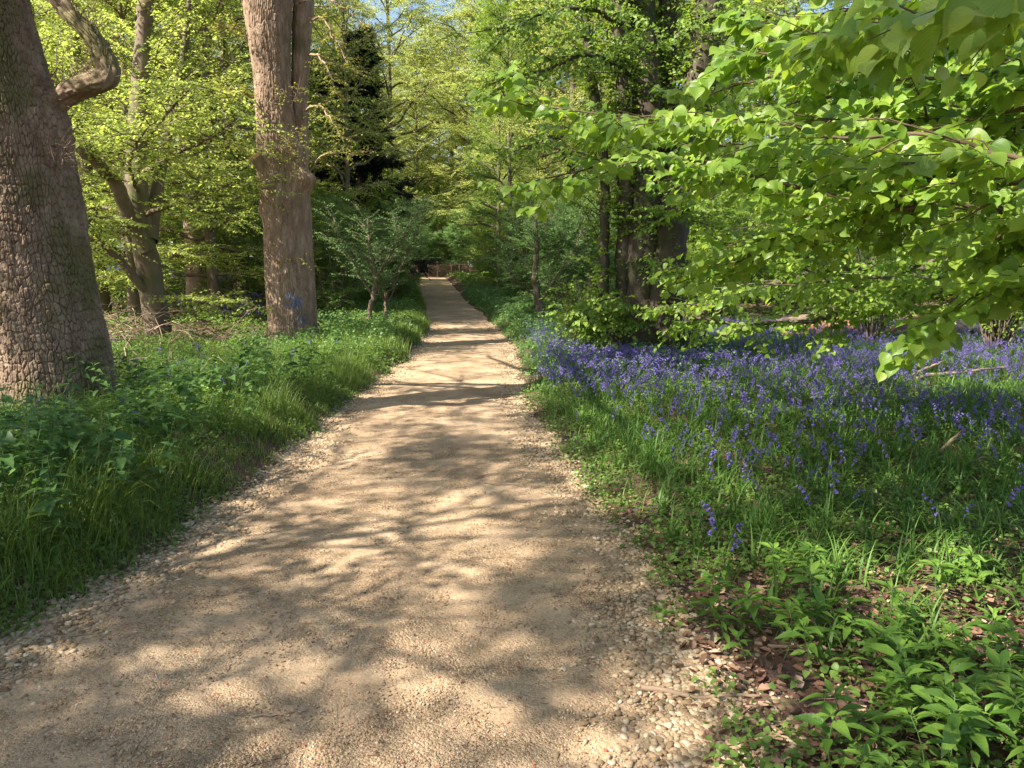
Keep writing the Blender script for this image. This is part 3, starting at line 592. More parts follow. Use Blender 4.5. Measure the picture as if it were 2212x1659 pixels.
px_tree('beech_tree', 'smooth green-barked tree forking low into leaning limbs, between the two oaks', YB, [
    ([(348, 790, YB), (340, 700, YB), (330, 640, YB), (318, 560, YB), (305, 480, YB), (292, 400, YB), (300, 250, YB + .3), (310, 60, YB + .6), (330, -200, YB + 1), (350, -500, YB + 1)], .27, .05, .25, 60, 2.6),
    ([(318, 540, YB - .15), (280, 470, YB - .4), (250, 400, YB - .7), (205, 350, YB - 1), (165, 310, YB - 1.2), (120, 220, YB - 1.6), (60, 60, YB - 2)], .15, .03, .3, 22, 2.2),
    ([(335, 645, YB), (290, 600, YB - .3), (240, 545, YB - .6), (180, 508, YB - .9), (110, 490, YB - 1.3)], .10, .03, .4, 14, 1.6),
    ([(325, 520, YB), (335, 440, YB + .3), (360, 300, YB + .8), (400, 100, YB + 1.3), (420, -200, YB + 1.8)], .14, .03, .3, 30, 2.4),
    ([(300, 470, YB), (380, 440, YB - .5), (450, 410, YB - 1), (520, 390, YB - 1.5)], .05, .012, .2, 16, 1.5),
    ([(335, 650, YB), (400, 640, YB - .5), (470, 645, YB - 1), (540, 650, YB - 1.3)], .04, .01, .15, 12, 1.0),
    ([(310, 500, YB), (250, 480, YB - .8), (200, 470, YB - 1.5), (170, 520, YB - 2.2)], .04, .01, .2, 12, 1.3),
    ([(310, 300, YB), (350, 260, YB - 1), (400, 200, YB - 1.8), (440, 180, YB - 2.4)], .04, .01, .1, 18, 1.5),
    ([(300, 420, YB), (280, 360, YB - 1), (300, 300, YB - 1.8), (340, 260, YB - 2.4)], .04, .01, .1, 18, 1.5),
    ([(300, 380, YB), (380, 330, YB - .8), (450, 300, YB - 1.5), (520, 250, YB - 2)], .05, .012, .2, 16, 1.6)],
    'barkpale', 'beech', .085, HEX, 9, 8, .5, base=P(348, 765, YB))

# ------------------------------------------------------------------ near lime boughs (right)
random.seed(3)
NB = [([(2420, -90, 1.15), (2260, -25, 1.2), (2130, 15, 1.3), (1980, 40, 1.65), (1830, 75, 2.0), (1690, 110, 2.4), (1590, 125, 2.7)], .009, .003, .0, 17, .13),
      ([(2460, 160, 2.7), (2250, 140, 2.8), (2050, 170, 3.0), (1880, 170, 3.2), (1740, 190, 3.4)], .009, .003, .0, 18, .28),
      ([(2500, -60, 2.4), (2200, 0, 2.6), (1950, -5, 2.9), (1760, 40, 3.2), (1600, 70, 3.5)], .010, .003, .1, 18, .34),
      ([(2500, 60, 3.2), (2200, 90, 3.5), (1900, 120, 3.9), (1650, 170, 4.3), (1480, 215, 4.7)], .014, .003, .1, 24, .42),
      ([(2500, 360, 2.0), (2250, 352, 2.2), (1990, 290, 2.5), (1820, 300, 2.75), (1640, 262, 2.95), (1350, 250, 3.3), (1090, 222, 3.6)], .0075, .002, .08, 32, .38),
      ([(2600, 420, 2.5), (2300, 400, 2.8), (2120, 385, 3.0), (2040, 350, 3.1), (1990, 295, 3.2), (1900, 240, 3.4), (1780, 200, 3.6)], .024, .004, .25, 24, .5),
      ([(2120, 385, 3.0), (1990, 395, 3.2), (1900, 440, 3.4), (1780, 490, 3.6), (1640, 540, 3.9), (1520, 600, 4.2)], .018, .003, .1, 26, .5),
      ([(2500, 560, 3.2), (2200, 470, 3.5), (2000, 420, 3.8), (1800, 370, 4.0), (1620, 325, 4.2), (1400, 300, 4.4), (1240, 290, 4.6)], .017, .003, .1, 34, .55),
      ([(2120, 385, 3.0), (1950, 450, 3.3), (1700, 400, 3.7), (1480, 345, 3.8), (1280, 365, 3.7), (1110, 400, 3.6)], .012, .003, .2, 22, .38),
      ([(2500, 350, 2.3), (2330, 420, 2.4), (2200, 480, 2.6), (2100, 560, 2.8)], .007, .003, .1, 10, .18),
      ([(2500, 520, 2.2), (2350, 560, 2.4), (2200, 600, 2.6), (2080, 660, 2.8), (1980, 740, 2.9)], .008, .003, .2, 12, .25),
      ([(2450, 150, 2.5), (2250, 220, 2.7), (2080, 260, 3.0), (1900, 250, 3.3), (1750, 270, 3.6)], .010, .003, .1, 14, .36),
      ([(2450, 300, 2.5), (2200, 270, 3.0), (2000, 290, 3.6), (1800, 330, 4.1), (1600, 380, 4.6), (1450, 430, 5)], .02, .003, .1, 20, .5)]
def conn(tx, ty, tz): 
    return lambda g, gl, b0: None
base = np.array([3.6, 1.9, zg1(3.6, 1.9)])
def near_ex(g, gl, b0):
    tube(g, np.array([(3.6, 1.9, -.1), (3.55, 1.95, 1.0), (3.6, 1.85, 2.4), (3.7, 1.8, 4.2), (3.65, 1.9, 6)]) - [0, 0, 0] - b0, [.17, .15, .13, .10, .05], 14)
    for bgh in NB:
        p = P(*bgh[0][0])
        if p[0] > 1.2 or True:
            zt = min(5, max(.8, p[2] - .5)); s_ = np.array([3.6, 1.9, zt])
            if bgh[0][0][0] > 2300: tube(g, spline([s_, (s_ + p) / 2 + [0, 0, .15], p], 8) - b0, np.linspace(bgh[1] * 1.6, bgh[1], 8), 6)
px_tree('lime_tree', 'young lime tree off the right edge whose large bright leaves hang closest to the camera', 3, NB, 'greentwig', 'lime', .060, HEART, 5, 6, .15, base=base, extra=near_ex, spread=.45, nb=(-.45, -.65, 0), droop=.55)

FB = [([(2500, 640, 7.3), (2212, 628, 7.4), (2070, 629, 7.5), (1934, 640, 7.6), (1844, 668, 7.6), (1753, 692, 7.6), (1617, 700, 7.6), (1527, 689, 7.6), (1430, 662, 7.7)], .05, .012, .2, 26, .7),
      ([(2500, 430, 7.0), (2212, 500, 7.2), (2025, 554, 7.4), (1912, 578, 7.4), (1844, 577, 7.5), (1753, 590, 7.5), (1617, 636, 7.5), (1518, 678, 7.6)], .06, .02, .15, 30, .8),
      ([(2025, 554, 7.4), (1900, 640, 7.2), (1820, 620, 7.1), (1700, 560, 7.0), (1600, 520, 7.0)], .03, .008, .1, 18, .7)]
for i in range(12):
    v0 = 30 + 600 * (i + rs.rand()) / 12; Yd = 4.6 + 3.2 * rs.rand(); u1 = 1490 + 300 * rs.rand() if v0 > 200 else 1640 + 250 * rs.rand(); dv = -60 + 120 * rs.rand()
    FB.append(([(2520, v0, Yd + .5), (2250, v0 + dv * .3, Yd + .3), (1950, v0 + dv * .2 - 20, Yd), (1700 + .2 * (u1 - 1500), v0 + dv * .6, Yd), (u1, v0 + dv, Yd + .2)], .022, .004, .1, 15, .7))
base = np.array([6.9, 6.2, zg1(6.9, 6.2)])
def far_ex(g, gl, b0):
    tube(g, np.array([(6.9, 6.2, -.2), (6.85, 6.2, 1.2), (6.95, 6.3, 3), (7.1, 6.2, 6), (7, 6.3, 10)]) - b0, [.36, .28, .25, .2, .08], 16)
    for bgh in FB:
        p = P(*bgh[0][0])
        if bgh[0][0][0] > 2300:
            s_ = np.array([6.9, 6.25, max(.7, p[2] - .3)]); tube(g, spline([s_, (s_ + p) / 2 + [0, 0, .1], p], 8) - b0, np.linspace(bgh[1] * 1.5, bgh[1], 8), 7)
    gen_tree(g, gl, np.array([(6.95, 6.3, 3), (7.1, 6.2, 6), (7, 6.3, 10)]) - b0, np.array([.2, .16, .06]), 16, 4.2, 3.0, 7, 5, 8, .08, HEARTLOW, (0, 50), .45, .35, 'round')
px_tree('lime_tree', 'lime tree right of the bluebells whose long low boughs arch over them', 7, FB, 'bark', 'lime', .075, HEARTLOW, 8, 6, .30, base=base, extra=far_ex, spread=.45, nb=(-.45, -.6, 0), droop=.5)

# ---- multi-stem lime at centre right -------------------------------------------------
YL = 12.8
SB = [([(1298, 775, YL), (1302, 600, YL), (1308, 450, YL), (1300, 300, YL), (1272, 120, YL), (1255, -60, YL + .2), (1240, -500, YL + .4)], .095, .05, .15, 40, 1.1),
      ([(1350, 775, YL + .1), (1346, 600, YL + .1), (1350, 450, YL), (1345, 250, YL), (1335, 0, YL), (1330, -400, YL), (1320, -900, YL)], .14, .06, .15, 44, 1.2),
      ([(1390, 780, YL), (1388, 600, YL), (1392, 400, YL + .1), (1396, 200, YL + .2), (1385, 0, YL + .3), (1380, -500, YL + .4), (1370, -1200, YL)], .28, .16, .15, 50, 1.3),
      ([(1436, 785, YL - .2), (1440, 650, YL - .2), (1452, 500, YL - .1), (1475, 350, YL), (1510, 180, YL + .1), (1535, 0, YL + .2), (1580, -400, YL), (1600, -900, YL)], .30, .17, .15, 56, 1.4),
      ([(1440, 600, YL), (1440, 300, YL + .5), (1445, 0, YL + .6), (1450, -500, YL + .6)], .18, .14, .2, 30, 1.2),
      ([(1420, 480, YL - .3), (1470, 460, YL - 1.2), (1540, 430, YL - 2)], .035, .01, .1, 14, .9),
      ([(1390, 330, YL - .3), (1300, 280, YL - 1.2), (1200, 300, YL - 2), (1120, 330, YL - 2.4)], .04, .01, .1, 24, 1.0),
      ([(1390, 180, YL - .3), (1280, 120, YL - 1.2), (1180, 150, YL - 1.6), (1080, 170, YL - 2)], .04, .01, .1, 24, 1.1),
      ([(1360, 60, YL - .3), (1270, 20, YL - 1.2), (1180, 30, YL - 1.6), (1090, 60, YL - 2)], .04, .01, .1, 24, 1.1),
      ([(1460, 80, YL - .3), (1560, 30, YL - 1.2), (1680, 40, YL - 1.6), (1800, 60, YL - 2)], .04, .01, .1, 24, 1.1),
      ([(1350, 640, YL - .3), (1300, 650, YL - .9), (1250, 680, YL - 1.2)], .02, .008, .1, 16, .6),
      ([(1400, 600, YL - .3), (1480, 590, YL - 1.2), (1570, 640, YL - 1.8)], .03, .008, .1, 18, .8),
      ([(1380, 690, YL - .3), (1330, 680, YL - .8), (1290, 720, YL - 1.0)], .02, .006, .1, 14, .5)]
def burr(g, gl, b0):
    for pts, r0, r1, lf, nsh, shl in SB[:5]:
        W = spline([P(*p) for p in pts], 40) - b0; m = 620; q = rs.randint(3, 34, m); a = rs.rand(m) * 6.283; d = np.column_stack([np.cos(a), np.sin(a), .3 * rs.randn(m)])
        bs = W[q] + (W[q + 1] - W[q]) * rs.rand(m)[:, None] + d * (r0 * .8); kk = fbm(bs[:, 2] * 1.3 + r0 * 40, a * .9, 17) > .42
        twigs_leaves(gl, g, bs[kk], d[kk] + [0, 0, .2], .08 + .22 * rs.rand(kk.sum()), 5, .062, HEARTLOW, .4, .6)
    n = 120; a = rs.rand(n) * 2 * PI; rr = .55 + .35 * rs.rand(n); pos = np.column_stack([rr * np.cos(a) * 1.25, rr * np.sin(a) * .7, -.05 + 0 * a])
    d = np.column_stack([np.cos(a) * .3, np.sin(a) * .3, np.ones(n)]) + rs.randn(n, 3) * .12; L = .6 + 1.1 * rs.rand(n)
    merge(g, TWIG, pos, frames(d, rs.randn(n, 3)), np.column_stack([np.full(n, .008), L, np.full(n, .008)]))
    bs = pos + nrm(d) * (L * (.3 + .7 * rs.rand(n)))[:, None]; twigs_leaves(gl, g, bs, rs.randn(n, 3) * [1, 1, .5], .2 + .2 * rs.rand(n), 6, .07, HEARTLOW)
    th = np.linspace(0, 2 * PI, 40, endpoint=False)
    bark_trunk(g, np.array([(0, 0, -.3), (0, 0, .25), (0, 0, .6), (.02, 0, .95)]), [.62, .5, .36, .2], 60, .05, .08, .12, .03, 8, flare=.35, lobes=7)
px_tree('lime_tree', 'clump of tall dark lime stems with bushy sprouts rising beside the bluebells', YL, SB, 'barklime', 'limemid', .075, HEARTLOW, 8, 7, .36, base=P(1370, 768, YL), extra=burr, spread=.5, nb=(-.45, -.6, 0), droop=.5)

# ------------------------------------------------------------------ woodland prototypes and their copies
def proto_tree(name, matb, matl, H, r, nprim, hb, R, nsec, ntw, nleaf, size, proto, elev, twlen, droop, prof, lean=(0, 0), stems=1, fn=None):
    root = bpy.data.objects.new(name, None); col.objects.link(root); g = Geo(); gl = Geo()
    for s_ in range(stems):
        ln = lean if stems == 1 else (math.cos(s_ * 2.4) * H * .22, math.sin(s_ * 2.4) * H * .22)
        p, rr = straight(H * (1 if s_ == 0 else .7 + .3 * rs.rand()), r, ln, 9, .1 if stems == 1 else .05)
        gen_tree(g, gl, p, rr, nprim // stems, hb, R if stems == 1 else R * .65, nsec, ntw, nleaf, size, proto, elev, twlen, droop, prof, density_fn=fn)
    g.build('trunk', M[matb], root); gl.build('crown', M[matl], root); return root
PR = {
 'beech': proto_tree('beech_tree', 'barkpale', 'beech', 13, .22, 40, 1.4, 4.8, 9, 10, 12, .10, SIMPLE, (0, 55), .75, .25, 'round'),
 'fresh': proto_tree('birch_tree', 'barkpale', 'fresh', 15, .18, 40, 2.0, 4.2, 9, 10, 12, .10, SIMPLE, (10, 65), .75, .35, 'round'),
 'tall': proto_tree('ash_tree', 'bark', 'fresh', 19, .28, 44, 2.5, 5.6, 9, 11, 12, .13, SIMPLE, (5, 60), .95, .3, 'round'),
 'mid': proto_tree('lime_tree', 'bark', 'limemid', 14, .25, 40, .8, 4.4, 9, 11, 14, .105, SIMPLE, (0, 55), .75, .35, 'full'),
 'shade': proto_tree('birch_tree', 'barkpale', 'fresh', 12, .11, 30, 4.0, 4.6, 9, 12, 13, .12, SIMPLE, (0, 50), .6, .3, 'round', fn=clumpy(5, .8, .508, .02)),
 'pink': proto_tree('oak_tree', 'barkpink', 'oakleaf', 15, .36, 28, 5.2, 4.6, 8, 9, 12, .10, SIMPLE, (0, 50), .7, .25, 'round'),
 'yew': proto_tree('yew_tree', 'barkpink', 'yew', 10, .25, 60, 1.8, 3.4, 10, 12, 30, .17, NEEDLE, (-10, 35), .6, .3, 'cone'),
 'haw': proto_tree('hawthorn_bush', 'barkpale', 'dull', 3.4, .05, 27, .4, 1.8, 8, 9, 13, .055, SIMPLE, (15, 65), .4, .15, 'round', stems=3),
 'hazel': proto_tree('hazel_bush', 'bark', 'limemid', 3.6, .04, 30, .25, 2.2, 8, 9, 12, .08, SIMPLE, (10, 60), .48, .3, 'full', stems=5),
 'pale': proto_tree('elder_bush', 'barkpale', 'parsley', 3.2, .045, 28, .2, 2.0, 9, 9, 12, .07, SIMPLE, (10, 60), .44, .25, 'full', stems=4),
}
used = set()
def put(kind, u, Y, sc, label, group, cat='tree', X=None, rz=None):
    x = (u - 1106) / FPX * Y if X is None else X; loc = (x, Y, zg1(x, Y) - .02); rz = rs.rand() * 6.28 if rz is None else rz
    r = PR[kind]
    if kind not in used:
        used.add(kind); r.location = loc; r.rotation_euler = (0, 0, rz); r.scale = (sc, sc, sc) if np.isscalar(sc) else sc; return tag(r, label, cat, group)
    return copy_tree(r, loc, rz, sc, label, cat, group)

# left wood, visible
put('pink', 436, 24, .95, 'straight pinkish trunk standing on the bluebell slope behind the forked tree', None)
for k, u, Y, s_ in (('beech', 300, 20, .7), ('beech', 470, 21, .72), ('beech', 80, 24, .6)):
    put(k, u, Y, s_, 'young light green tree filling the gap behind the forked tree', 'young trees behind the forked tree')
put('pink', 483, 33, .8, 'slimmer pinkish trunk just left of the twin-stemmed oak, farther back', None)
for k, u, Y, s_ in (('beech', 215, 21, 1.0), ('fresh', 130, 25, 1.0), ('beech', 520, 27, 1.0), ('fresh', 340, 30, 1.0), ('fresh', 600, 36, 1.05), ('beech', 360, 38, 1.1), ('tall', 250, 43, 1.0), ('fresh', 520, 60, 1.2), ('tall', 90, 46, 1.1), ('fresh', -60, 27, 1.1)):
    put(k, u, Y, s_, 'light green woodland tree standing left of the path behind the two oaks', 'sunlit trees behind the two oaks')
# dark yew and the trees round it
put('yew', 785, 31, (.66, .66, .98), 'dark conifer standing almost black behind pale foliage left of the path', None)
put('yew', 728, 36, (.85, .85, 1.0), 'second dark conifer partly hidden behind the twin-stemmed oak', None)
put('fresh', 760, 28, (.55, .55, .85), 'slim tree with loose yellow-green leaves standing in front of the dark conifer', None)
for k, u, Y, s_ in (('fresh', 720, 56, 1.1), ('fresh', 1175, 48, 1.2), ('tall', 1060, 60, 1.2), ('tall', 850, 60, 1.2), ('fresh', 905, 62, 1.1), ('tall', 980, 68, 1.05), ('fresh', 1040, 58, 1.2), ('beech', 850, 70, 1.3), ('fresh', 800, 68, 1.2), ('beech', 950, 78, 1.4), ('tall', 1060, 80, 1.2), ('tall', 640, 70, 1.1)):
    put(k, u, Y, s_, 'pale yellow-green tree closing the view beyond the far end of the path', 'trees beyond the far end of the path')
# right of the path, middle distance
for k, u, Y, s_, lb in (('mid', 1080, 37, (.42, .42, 1.0), 'dark-stemmed tree clothed in leaves right of the far path'), ('mid', 1100, 33, (.5, .5, .9), 'leafy tree shading the dark stems beside the far path')):
    put(k, u, Y, s_, lb, None)
for k, u, Y, s_ in (('beech', 1160, 42, 1.0), ('tall', 1230, 40, .95), ('fresh', 1290, 30, .95), ('mid', 1190, 50, 1.1), ('tall', 1330, 46, 1.0), ('mid', 1440, 32, 1.0), ('tall', 1540, 36, 1.0), ('mid', 1690, 38, .9), ('hazel', 1830, 36, 1.4), ('mid', 1900, 46, .9), ('mid', 2080, 40, .8), ('mid', 2150, 38, .9), ('mid', 2300, 27, 1.0), ('tall', 1620, 52, 1.1), ('fresh', 1420, 55, 1.2)):
    put(k, u, Y, s_, 'green woodland tree standing behind the lime stems and bluebells', 'woodland trees beyond the bluebells')
# bushes
for k, u, Y, s_ in (('haw', 520, 23, 1.0), ('hazel', 560, 30, 1.2), ('pale', 380, 34, 1.3), ('hazel', 450, 42, 1.4), ('pale', 150, 40, 1.5), ('hazel', 0, 33, 1.4), ('pale', 300, 52, 1.8), ('hazel', 560, 55, 1.8), ('pale', 60, 58, 2.0)):
    put(k, u, Y, s_, 'leafy understorey bush in the wood behind the two oaks', 'bushes behind the two oaks', 'bush')
for k, u, Y, s_ in (('haw', 725, 22, .9), ('hazel', 700, 26, .9), ('haw', 760, 25, 1.0), ('hazel', 820, 30, 1.0), ('haw', 850, 27, .95), ('pale', 835, 36, 1.0), ('hazel', 780, 43, 1.4), ('haw', 830, 44, 1.1)):
    put(k, u, Y, s_, 'dull green bush crowding the left side of the far path', 'bushes left of the far path', 'bush')
for k, u, Y, s_ in (('pale', 900, 55, 1.3), ('haw', 960, 57, 1.4), ('pale', 1010, 54, 1.2), ('hazel', 930, 64, 2.0), ('hazel', 1000, 66, 2.0), ('haw', 860, 60, 1.8)):
    put(k, u, Y, s_, 'leafy bush behind the brushwood fence', 'bushes behind the brushwood fence', 'bush')
for k, u, Y, s_ in (('pale', 1240, 20.5, .95), ('pale', 1215, 25, 1.1), ('haw', 1140, 28, 1.0), ('pale', 1180, 34, 1.2), ('haw', 1060, 44, 1.4), ('pale', 1290, 27, 1.2), ('hazel', 1130, 40, 1.4)):
    put(k, u, Y, s_, 'pale green bush right of the path before the lime stems', 'pale bushes right of the path', 'bush')
for k, u, Y, s_ in (('hazel', 1560, 24, 1.0), ('hazel', 1640, 28, 1.3), ('pale', 1760, 27, 1.0), ('hazel', 1480, 29, 1.3), ('haw', 1850, 30, 1.5), ('hazel', 1960, 24, 1.0), ('pale', 2060, 34, 1.6), ('hazel', 2160, 22, 1.1), ('haw', 1700, 40, 2.0), ('hazel', 2000, 44, 2.2), ('pale', 1900, 50, 2.2), ('hazel', 1780, 52, 2.4), ('hazel', 1540, 46, 2.0), ('hazel', 2230, 30, 1.8)):
    put(k, u, Y, s_, 'green bush beyond the far edge of the bluebells', 'bushes beyond the bluebells', 'bush')
# distant rows closing the horizon
for i in range(30):
    a = -.62 + 1.24 * (i + .5 * rs.rand()) / 29; Y = 88 + 16 * rs.rand(); put(('tall', 'beech', 'fresh')[i % 3], 0, Y, 1.25 + .3 * rs.rand(), 'distant tree in the far edge of the wood', 'distant trees at the far edge of the wood', X=math.tan(a) * Y)
for i in range(24):
    a = -.62 + 1.24 * (i + .5 * rs.rand()) / 23; Y = 72 + 10 * rs.rand(); put(('hazel', 'pale')[i % 2], 0, Y, 2.4 + .5 * rs.rand(), 'distant bush under the far trees', 'distant bushes under the far trees', 'bush', X=math.tan(a) * Y)
# trees left of and behind the camera that throw the dappled shade
for k, x, Y, s_ in (('shade', -7.6, -2.2, .95), ('shade', -4.8, -4.6, .8), ('shade', -7.4, .9, .8), ('shade', -9.5, -6.5, 1.1), ('shade', -13.5, 2.0, 1.0), ('shade', -12, 10.5, .8)):
    put(k, 0, Y, s_, 'woodland tree beyond the left edge of the view throwing dappled shade on the path', 'shade trees left of the path', X=x)

# ---- small thorn shrubs at the left path edge ----------------------------------------
px_tree('hawthorn_bush', 'twiggy small-leaved shrub with a leaning pale stem on the left path verge', 19, [
    ([(790, 725, 18.2), (797, 690, 18.2), (806, 640, 18.2), (812, 600, 18.3), (800, 540, 18.4), (795, 470, 18.5)], .075, .02, .3, 30, 1.2),
    ([(806, 640, 18.2), (770, 580, 18), (740, 520, 17.8), (720, 470, 17.8)], .03, .01, .2, 22, 1.0),
    ([(812, 600, 18.3), (850, 540, 18), (880, 490, 17.9), (910, 450, 17.9)], .03, .008, .2, 20, .9)], 'barkpale', 'parsley', .05, HEX, 8, 8, .32, cat='bush', nb=(-.4, -.5, 0))
px_tree('hawthorn_bush', 'forked bare-legged shrub with upright pale stems beside the left path edge', 19, [
    ([(834, 703, 18.8), (833, 660, 18.8), (832, 635, 18.8), (826, 590, 18.8), (820, 540, 18.8)], .055, .018, .45, 22, .9),
    ([(832, 640, 18.8), (850, 615, 18.7), (875, 560, 18.6), (900, 500, 18.5), (905, 450, 18.5)], .035, .01, .4, 24, .9),
    ([(833, 650, 18.8), (812, 620, 18.7), (808, 570, 18.6)], .02, .008, .3, 10, .6),
    ([(834, 660, 18.8), (852, 620, 18.9), (865, 540, 19), (850, 460, 19)], .025, .008, .4, 18, .9)], 'barkpale', 'parsley', .05, HEX, 8, 8, .32, cat='bush', nb=(-.4, -.5, 0))
px_tree('hawthorn_bush', 'short dark trunk with a rounded pale crown standing alone among the cow parsley', 19.5, [
    ([(1168, 702, 19.5), (1166, 670, 19.5), (1160, 640, 19.5), (1155, 590, 19.5), (1160, 530, 19.5), (1155, 450, 19.5)], .125, .03, .3, 46, 1.3),
    ([(1163, 660, 19.5), (1200, 600, 19.3), (1240, 540, 19.1), (1260, 480, 19)], .04, .012, .2, 30, 1.1),
    ([(1160, 640, 19.5), (1120, 610, 19.3), (1080, 560, 19.1)], .03, .01, .2, 18, .8)], 'bark', 'parsley', .05, HEX, 9, 8, .32, cat='tree')
# coppiced hazels among the bluebells
def coppice(u, v, Y, n, H, label):
    b0 = P(u, v, Y); b0[2] = zg1(b0[0], b0[1]); root = empty('hazel_bush', tuple(b0), label, 'bush'); g = Geo(); gl = Geo()
    for i in range(n):
        a = rs.rand() * 2 * PI; t = np.linspace(0, 1, 9)[:, None]; L = H * (.5 + .5 * rs.rand()); sp = .12 + .32 * rs.rand()
        pts = np.array([math.cos(a), math.sin(a), 0]) * (.12 + sp * t ** 1.3 * L) + np.array([0, 0, 1.]) * t * L; pts[1:] += np.cumsum(rs.randn(8, 3) * .03, axis=0)
        r0 = .008 + .02 * rs.rand(); tube(g, pts, r0 * (1 - .8 * t[:, 0]), 5)
        m_ = 9; q = .3 + .7 * rs.rand(m_); bs = np.column_stack([np.interp(q, t[:, 0], pts[:, c]) for c in range(3)])
        twigs_leaves(gl, g, bs, rs.randn(m_, 3) * [1, 1, .4], .25 + .3 * rs.rand(m_), 7, .07, HEARTLOW)
    g.build('trunk', M['bark'], root); gl.build('crown', M['limemid'], root)
coppice(1880, 750, 14.5, 34, 2.6, 'bundle of thin upright stems rising from the bluebells before the rotten log')
coppice(2150, 748, 14, 60, 3.2, 'dark dense bundle of stems at the far right of the bluebells')
coppice(1275, 790, 13, 22, 1.5, 'twiggy sprouting bush hugging the foot of the lime stems beside the path')
coppice(2260, 760, 12, 40, 3.4, 'leafy stems at the right edge of the picture above the bluebells')

# ------------------------------------------------------------------ fence, logs, sticks
YF = 51.5
x0, x1 = -8.2, -3.0; zf = zg1(-5.5, YF); fr = empty('brushwood_fence', (-5.5, YF, zf), 'low brown fence of woven brushwood and posts across the far end of the path', 'fence')
g = Geo()
for i in range(420):
    xa = x0 + (x1 - x0) * rs.rand(); L = .8 + 1.6 * rs.rand(); z = .04 + .8 * rs.rand() ** 1.1; t = np.linspace(-.5, .5, 5)[:, None]
    pts = np.array([xa + 5.5, 0, z]) + t * np.array([L, 0, .25 * rs.randn()]) + np.column_stack([np.zeros(5), .1 * np.sin(t[:, 0] * 8 + rs.rand() * 6), rs.randn(5) * .03]); tube(g, pts, [.014, .013, .011, .008, .004], 4, rs.rand())
g.build('brushwood', M['twig'], fr)
for u in (905, 928, 948, 977, 994):
    h = 1.05 if u == 948 else .85; g = Geo(); x = (u - 1106) / FPX * YF + 5.5; tube(g, [(x, -.12 - (.3 if u == 948 else 0), -.25), (x + .01, -.12 - (.3 if u == 948 else 0), h * .5), (x - .02, -.12 - (.3 if u == 948 else 0), h)], [.05, .045, .04], 8); g.build('post', M['twig'], fr)
def log(name, label, pts, rad, mat, cat, Yv=None, seed=1):
    W = spline([P(*p) for p in pts], 30); b0 = W[0].copy(); g = Geo(); n = 30
    rr = np.interp(np.linspace(0, 1, n), np.linspace(0, 1, len(rad)), rad) * (1 + .09 * rs.randn(n))
    k = 14; tube(g, W - b0, rr, k); V = g.V[0]; V += (fbm(V[:, 0] * 9 + seed, V[:, 2] * 9 + V[:, 1] * 5, seed)[:, None] - .5) * np.mean(rad) * .8
    o = g.build(name, M[mat], None); o.location = b0; return tag(o, label, cat)
log('rotten_log', 'crumbling orange rotten log end lying in sun beyond the bluebells', [(1665, 738, 17), (1720, 722, 17), (1790, 712, 17.2), (1850, 715, 17.4)], [.10, .24, .30, .22], 'rotwood', 'log')
log('rotten_log', 'pale broken log lying behind the orange rotten one', [(1560, 725, 18.2), (1640, 705, 18.4), (1740, 690, 18.6), (1800, 672, 18.6)], [.08, .12, .13, .10], 'twig', 'log', seed=4)
log('fallen_log', 'dark shaded fallen trunk behind the bluebells at right', [(1900, 728, 17), (2010, 722, 17), (2130, 712, 17)], [.2, .26, .24], 'bark', 'log', seed=7)
log('leaning_branch', 'reddish broken branch leaning up from the logs at right', [(1885, 735, 16), (1950, 700, 16), (2020, 668, 16), (2060, 640, 16)], [.07, .06, .05, .03], 'rotwood', 'branch', seed=9)
def stick(label, polys, Y0):
    b0 = P(*polys[0][0][0]); root = None; g = Geo()
    for pts, r0, r1 in polys:
        W = spline([P(*p) for p in pts], 18, r0 * .15) - b0; tube(g, W, np.linspace(r0, r1, 18) * (1 + .08 * rs.randn(18)), 8, .2 + .5 * rs.rand())
    o = g.build('fallen_branch', M['twig']); o.location = b0; return tag(o, label, 'branch')
stick('forked grey dead branch lying on the bluebells at the right', [([(1940, 828, 10.2), (1985, 815, 10.1), (2060, 806, 10.1), (2120, 798, 10.2), (2180, 792, 10.3)], .032, .012), ([(1950, 822, 10.2), (1990, 800, 10.2), (2040, 780, 10.3)], .03, .010), ([(1930, 812, 10.2), (1960, 826, 10.2)], .045, .04)], 10)
stick('short broken stick poking up out of the right bluebells', [([(2008, 1000, 5.9), (2040, 965, 5.8), (2082, 928, 5.8)], .013, .012)], 5.9)
def gstick(label, uvs, r, n=14):
    """a stick lying on the ground/path following (x, y) points"""
    W = spline(np.array([(x, y, 0) for x, y in uvs], float), n, .004); W[:, 2] = np.maximum(zg(W[:, 0], W[:, 1]), np.where(dpath(W[:, 0], W[:, 1]) < .1, zpath(W[:, 0], W[:, 1]), -9)) + r * .9
    b0 = W[0].copy(); g = Geo(); tube(g, W - b0, np.linspace(r, r * .5, n) * (1 + .1 * rs.randn(n)), 6, .2 + .5 * rs.rand()); o = g.build('fallen_stick', M['twig']); o.location = b0; return tag(o, label, 'stick')
gstick('thin curved pale twig lying alone on the middle of the path', [(-.20, 5.35), (-.1, 5.28), (.0, 5.3), (.1, 5.24)], .006)
gstick('thick brown stick lying on pebbles at the lower right path edge', [(.47, 2.62), (.6, 2.58), (.75, 2.54), (.86, 2.50)], .011)
gstick('thin dark twig lying on the path at the bottom left of centre', [(-.88, 2.42), (-.8, 2.43), (-.7, 2.46)], .004)
gstick('long brown stick under the broad-leaved plants at lower right', [(.95, 2.85), (1.15, 2.78), (1.4, 2.75), (1.7, 2.65)], .009)
gstick('small twig lying on the pebbles at the left path edge', [(-2.0, 3.05), (-1.85, 3.02), (-1.72, 3.05)], .005)
